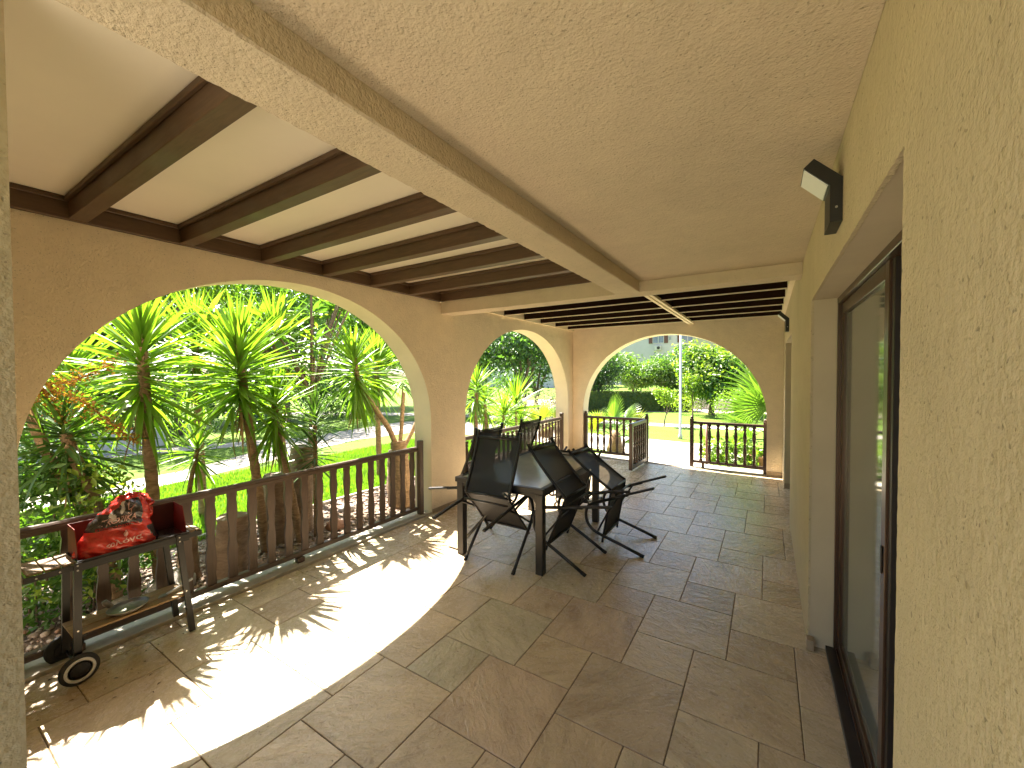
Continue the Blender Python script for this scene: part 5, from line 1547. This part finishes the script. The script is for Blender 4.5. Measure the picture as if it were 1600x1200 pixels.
# ------------------------------------------------------------------ planter walls, pots, lamp post
mb = MB()
pw = [(-11.9, -2.5), (-12.35, 0.8), (-12.55, 2.6), (-13.0, 4.1)]
for a, b in zip(pw[:-1], pw[1:]):
    p = Vector((*a, 0)); q = Vector((*b, 0))
    M = Matrix.Translation((p.x, p.y, GZ)) @ Matrix.Rotation(math.atan2(q.y-p.y, q.x-p.x), 4, 'Z')
    mb.box(0.001, (q-p).length, 0, 0.22, 0, 0.46, bev=0.01, M=M)
tag(mb.build('planter_wall', M_white_frame), 'low white curved planter wall across the garden path', 'planter wall')
mb = MB(); mb.box(-3.1, 1.6, 22.2, 22.5, GZ, 0.38, bev=0.01)
tag(mb.build('planter_wall', M_white_frame), 'low pale wall at the far end of the lawn, right of the lamp post', 'planter wall')
lp = empty('lamp_post', (-1.99, 11.79, GZ), label='slender white lamp post on the lawn beyond the far arch', cat='lamp post')
mb = MB(); mb.lathe([(0.055, 0), (0.055, 0.10), (0.034, 0.14), (0.030, 4.2)], 12); mb.build('pole', M_pole, lp)
mb = MB(); mb.lathe([(0.05, 4.2), (0.17, 4.3), (0.20, 4.45), (0.12, 4.6), (0.01, 4.64)], 14); mb.build('lantern', M_lens, lp)
def pot(label, loc, r, h):
    root = empty('plant_pot', loc, label=label, cat='plant pot')
    mb = MB(); mb.lathe([(r*.7, 0), (r*.95, h*.85), (r*1.08, h*.86), (r*1.08, h), (r*.95, h), (r*.9, h*.9)], 18); mb.build('pot', M_terracotta, root)
    mb = MB(); mb.lathe([(r*.88, h*.88), (0.01, h*.89)], 18); mb.build('soil', M_soil, root)
pot('terracotta pot standing right behind the right end of the gate railing', (-0.13, 8.55, GZ), 0.15, 0.30)
mb = MB(); mb.tube([(-0.93, 8.2, GZ), (-0.93, 8.2, 0.72)], 0.022, 10)
tag(mb.build('stake', M_shutter), 'thin reddish brown stake behind the right gate railing', 'stake')

# ------------------------------------------------------------------ buildings
def building(label, x0, x1, y, z1, depth, mat, wins):
    root = empty('apartment_building', ((x0+x1)/2, y, GZ), label=label, cat='building')
    L = root.location
    mb = MB(); mb.box(x0-L.x, x1-L.x, 0, depth, 0, z1-L.z); mb.build('wall', mat, root)
    mb = MB(); mb.box(x0-L.x-.3, x1-L.x+.3, -.3, depth+.3, z1-L.z+.001, z1-L.z+.3); mb.build('roof', M_facade, root)
    for (wx, wz, w, h, style) in wins:
        X = wx - L.x; Z = wz - L.z
        mb = MB()
        for (a0, a1, b0, b1) in ((X, X+w, Z, Z+.08), (X, X+w, Z+h-.08, Z+h), (X, X+.08, Z+.081, Z+h-.081), (X+w-.08, X+w, Z+.081, Z+h-.081), (X+w/2-.04, X+w/2+.04, Z+.081, Z+h-.081)):
            mb.box(a0, a1, -0.07, -0.002, b0, b1)
        fr_ = mb.build('window', M_white_frame, root)
        mb = MB(); mb.box(X+.081, X+w-.081, -0.03, -0.004, Z+.081, Z+h-.081)
        mb.build('pane', M_window_glass, fr_)
        if style >= 1:
            for sx in (X - 0.62, X + w + 0.02):
                mb = MB(); mb.box(sx, sx+0.60, -0.10, -0.002, Z, Z+h)
                for k in range(int(h / 0.12)): mb.box(sx+.06, sx+.54, -0.13, -0.1005, Z+.05+k*.12, Z+.11+k*.12)
                mb.build('shutter', M_shutter, fr_)
        if style == 2:
            mb = MB(); mb.box(X+.4, X+1.4, -0.5, -0.12, Z-1.15, Z-.4, bev=.03)
            ac = mb.build('air_conditioner', M_white_frame, root)
            mb = MB(); mb.lathe([(0.26, 0), (0.26, 0.02), (0.20, 0.03), (0.02, 0.03)], 16, M=Matrix.Translation((X+1.02, -0.501, Z-.78)) @ Matrix.Rotation(PI/2, 4, 'X')); mb.build('fan_grille', M_black_soft, ac)
    return root
wins = []
for k, zz in enumerate((6.75, 3.75, 0.8)):
    s2 = 2 if k == 0 else 0
    wins += [(-16.2, zz, 1.8, 1.25, s2), (-13.7, zz + .35, .5, .75, 0), (-11.7, zz, 1.8, 1.25, s2), (-23.0, zz, 1.8, 1.25, 0)]
wins += [(-16.2, 9.75, 1.8, 1.25, 1), (-11.7, 9.75, 1.8, 1.25, 1)]
building('pale grey apartment block with shuttered windows and air conditioners seen through the far arch', -34, -9.55, 70, 13.5, 12, M_facade, wins)
building('apartment block with a warm sunlit tint in its colour, behind the lime-green tree', -9.5, 16, 66, 13.5, 12, M_facade_sunlit, [(-7.5, 6.7, 1.5, 1.2, 0), (-3, 6.7, 1.5, 1.2, 0), (2, 6.7, 1.5, 1.2, 0)])
building('white apartment block whose upper window shows above the trees in the second arch', -44, -24, 50, 10.5, 10, M_white_frame, [(-32.3, 7.0, 1.3, 1.1, 0), (-29.0, 7.0, 1.3, 1.1, 0), (-35.5, 7.0, 1.3, 1.1, 0)])
if False: building('pale house wall glimpsed between the trees behind the planter wall', -40, -26, 4, 6.5, 10, M_white_frame, [(-30, 3.2, 1.4, 1.2, 0), (-35, 3.2, 1.4, 1.2, 0)])

# dry leaf bits and grit lying on the tiles
mb = MB(); rl = random.Random(5)
spots_l = [(-3.0 + rl.gauss(0, .18), 0.75 + rl.gauss(0, .22)) for _ in range(34)] + [(-3.22 + rl.random() * .1, 1.2 + rl.random() * 2) for _ in range(26)] + [(rl.uniform(-2.6, 0.1), rl.uniform(1.0, 6.5)) for _ in range(26)]
for (x, y) in spots_l:
    if x < -3.27: x = -3.2
    a = rl.uniform(0, 6.28); L_ = rl.uniform(0.004, 0.013); w_ = L_ * rl.uniform(.3, .6); z = 0.003
    d = Vector((math.cos(a), math.sin(a), 0)); q = Vector((-d.y, d.x, 0)); c = Vector((x, y, z))
    mb.add([c - d*L_, c + q*w_ + Vector((0, 0, .003)), c + d*L_, c - q*w_ + Vector((0, 0, .002))], [(0, 3, 2, 1)], 0)
tag(mb.build('leaf_litter', simple('litter', (0.10, 0.065, 0.035), 0.8, 0.4, 30)), 'scattered dry leaf bits and grit on the terrace tiles', 'litter', kind='stuff')
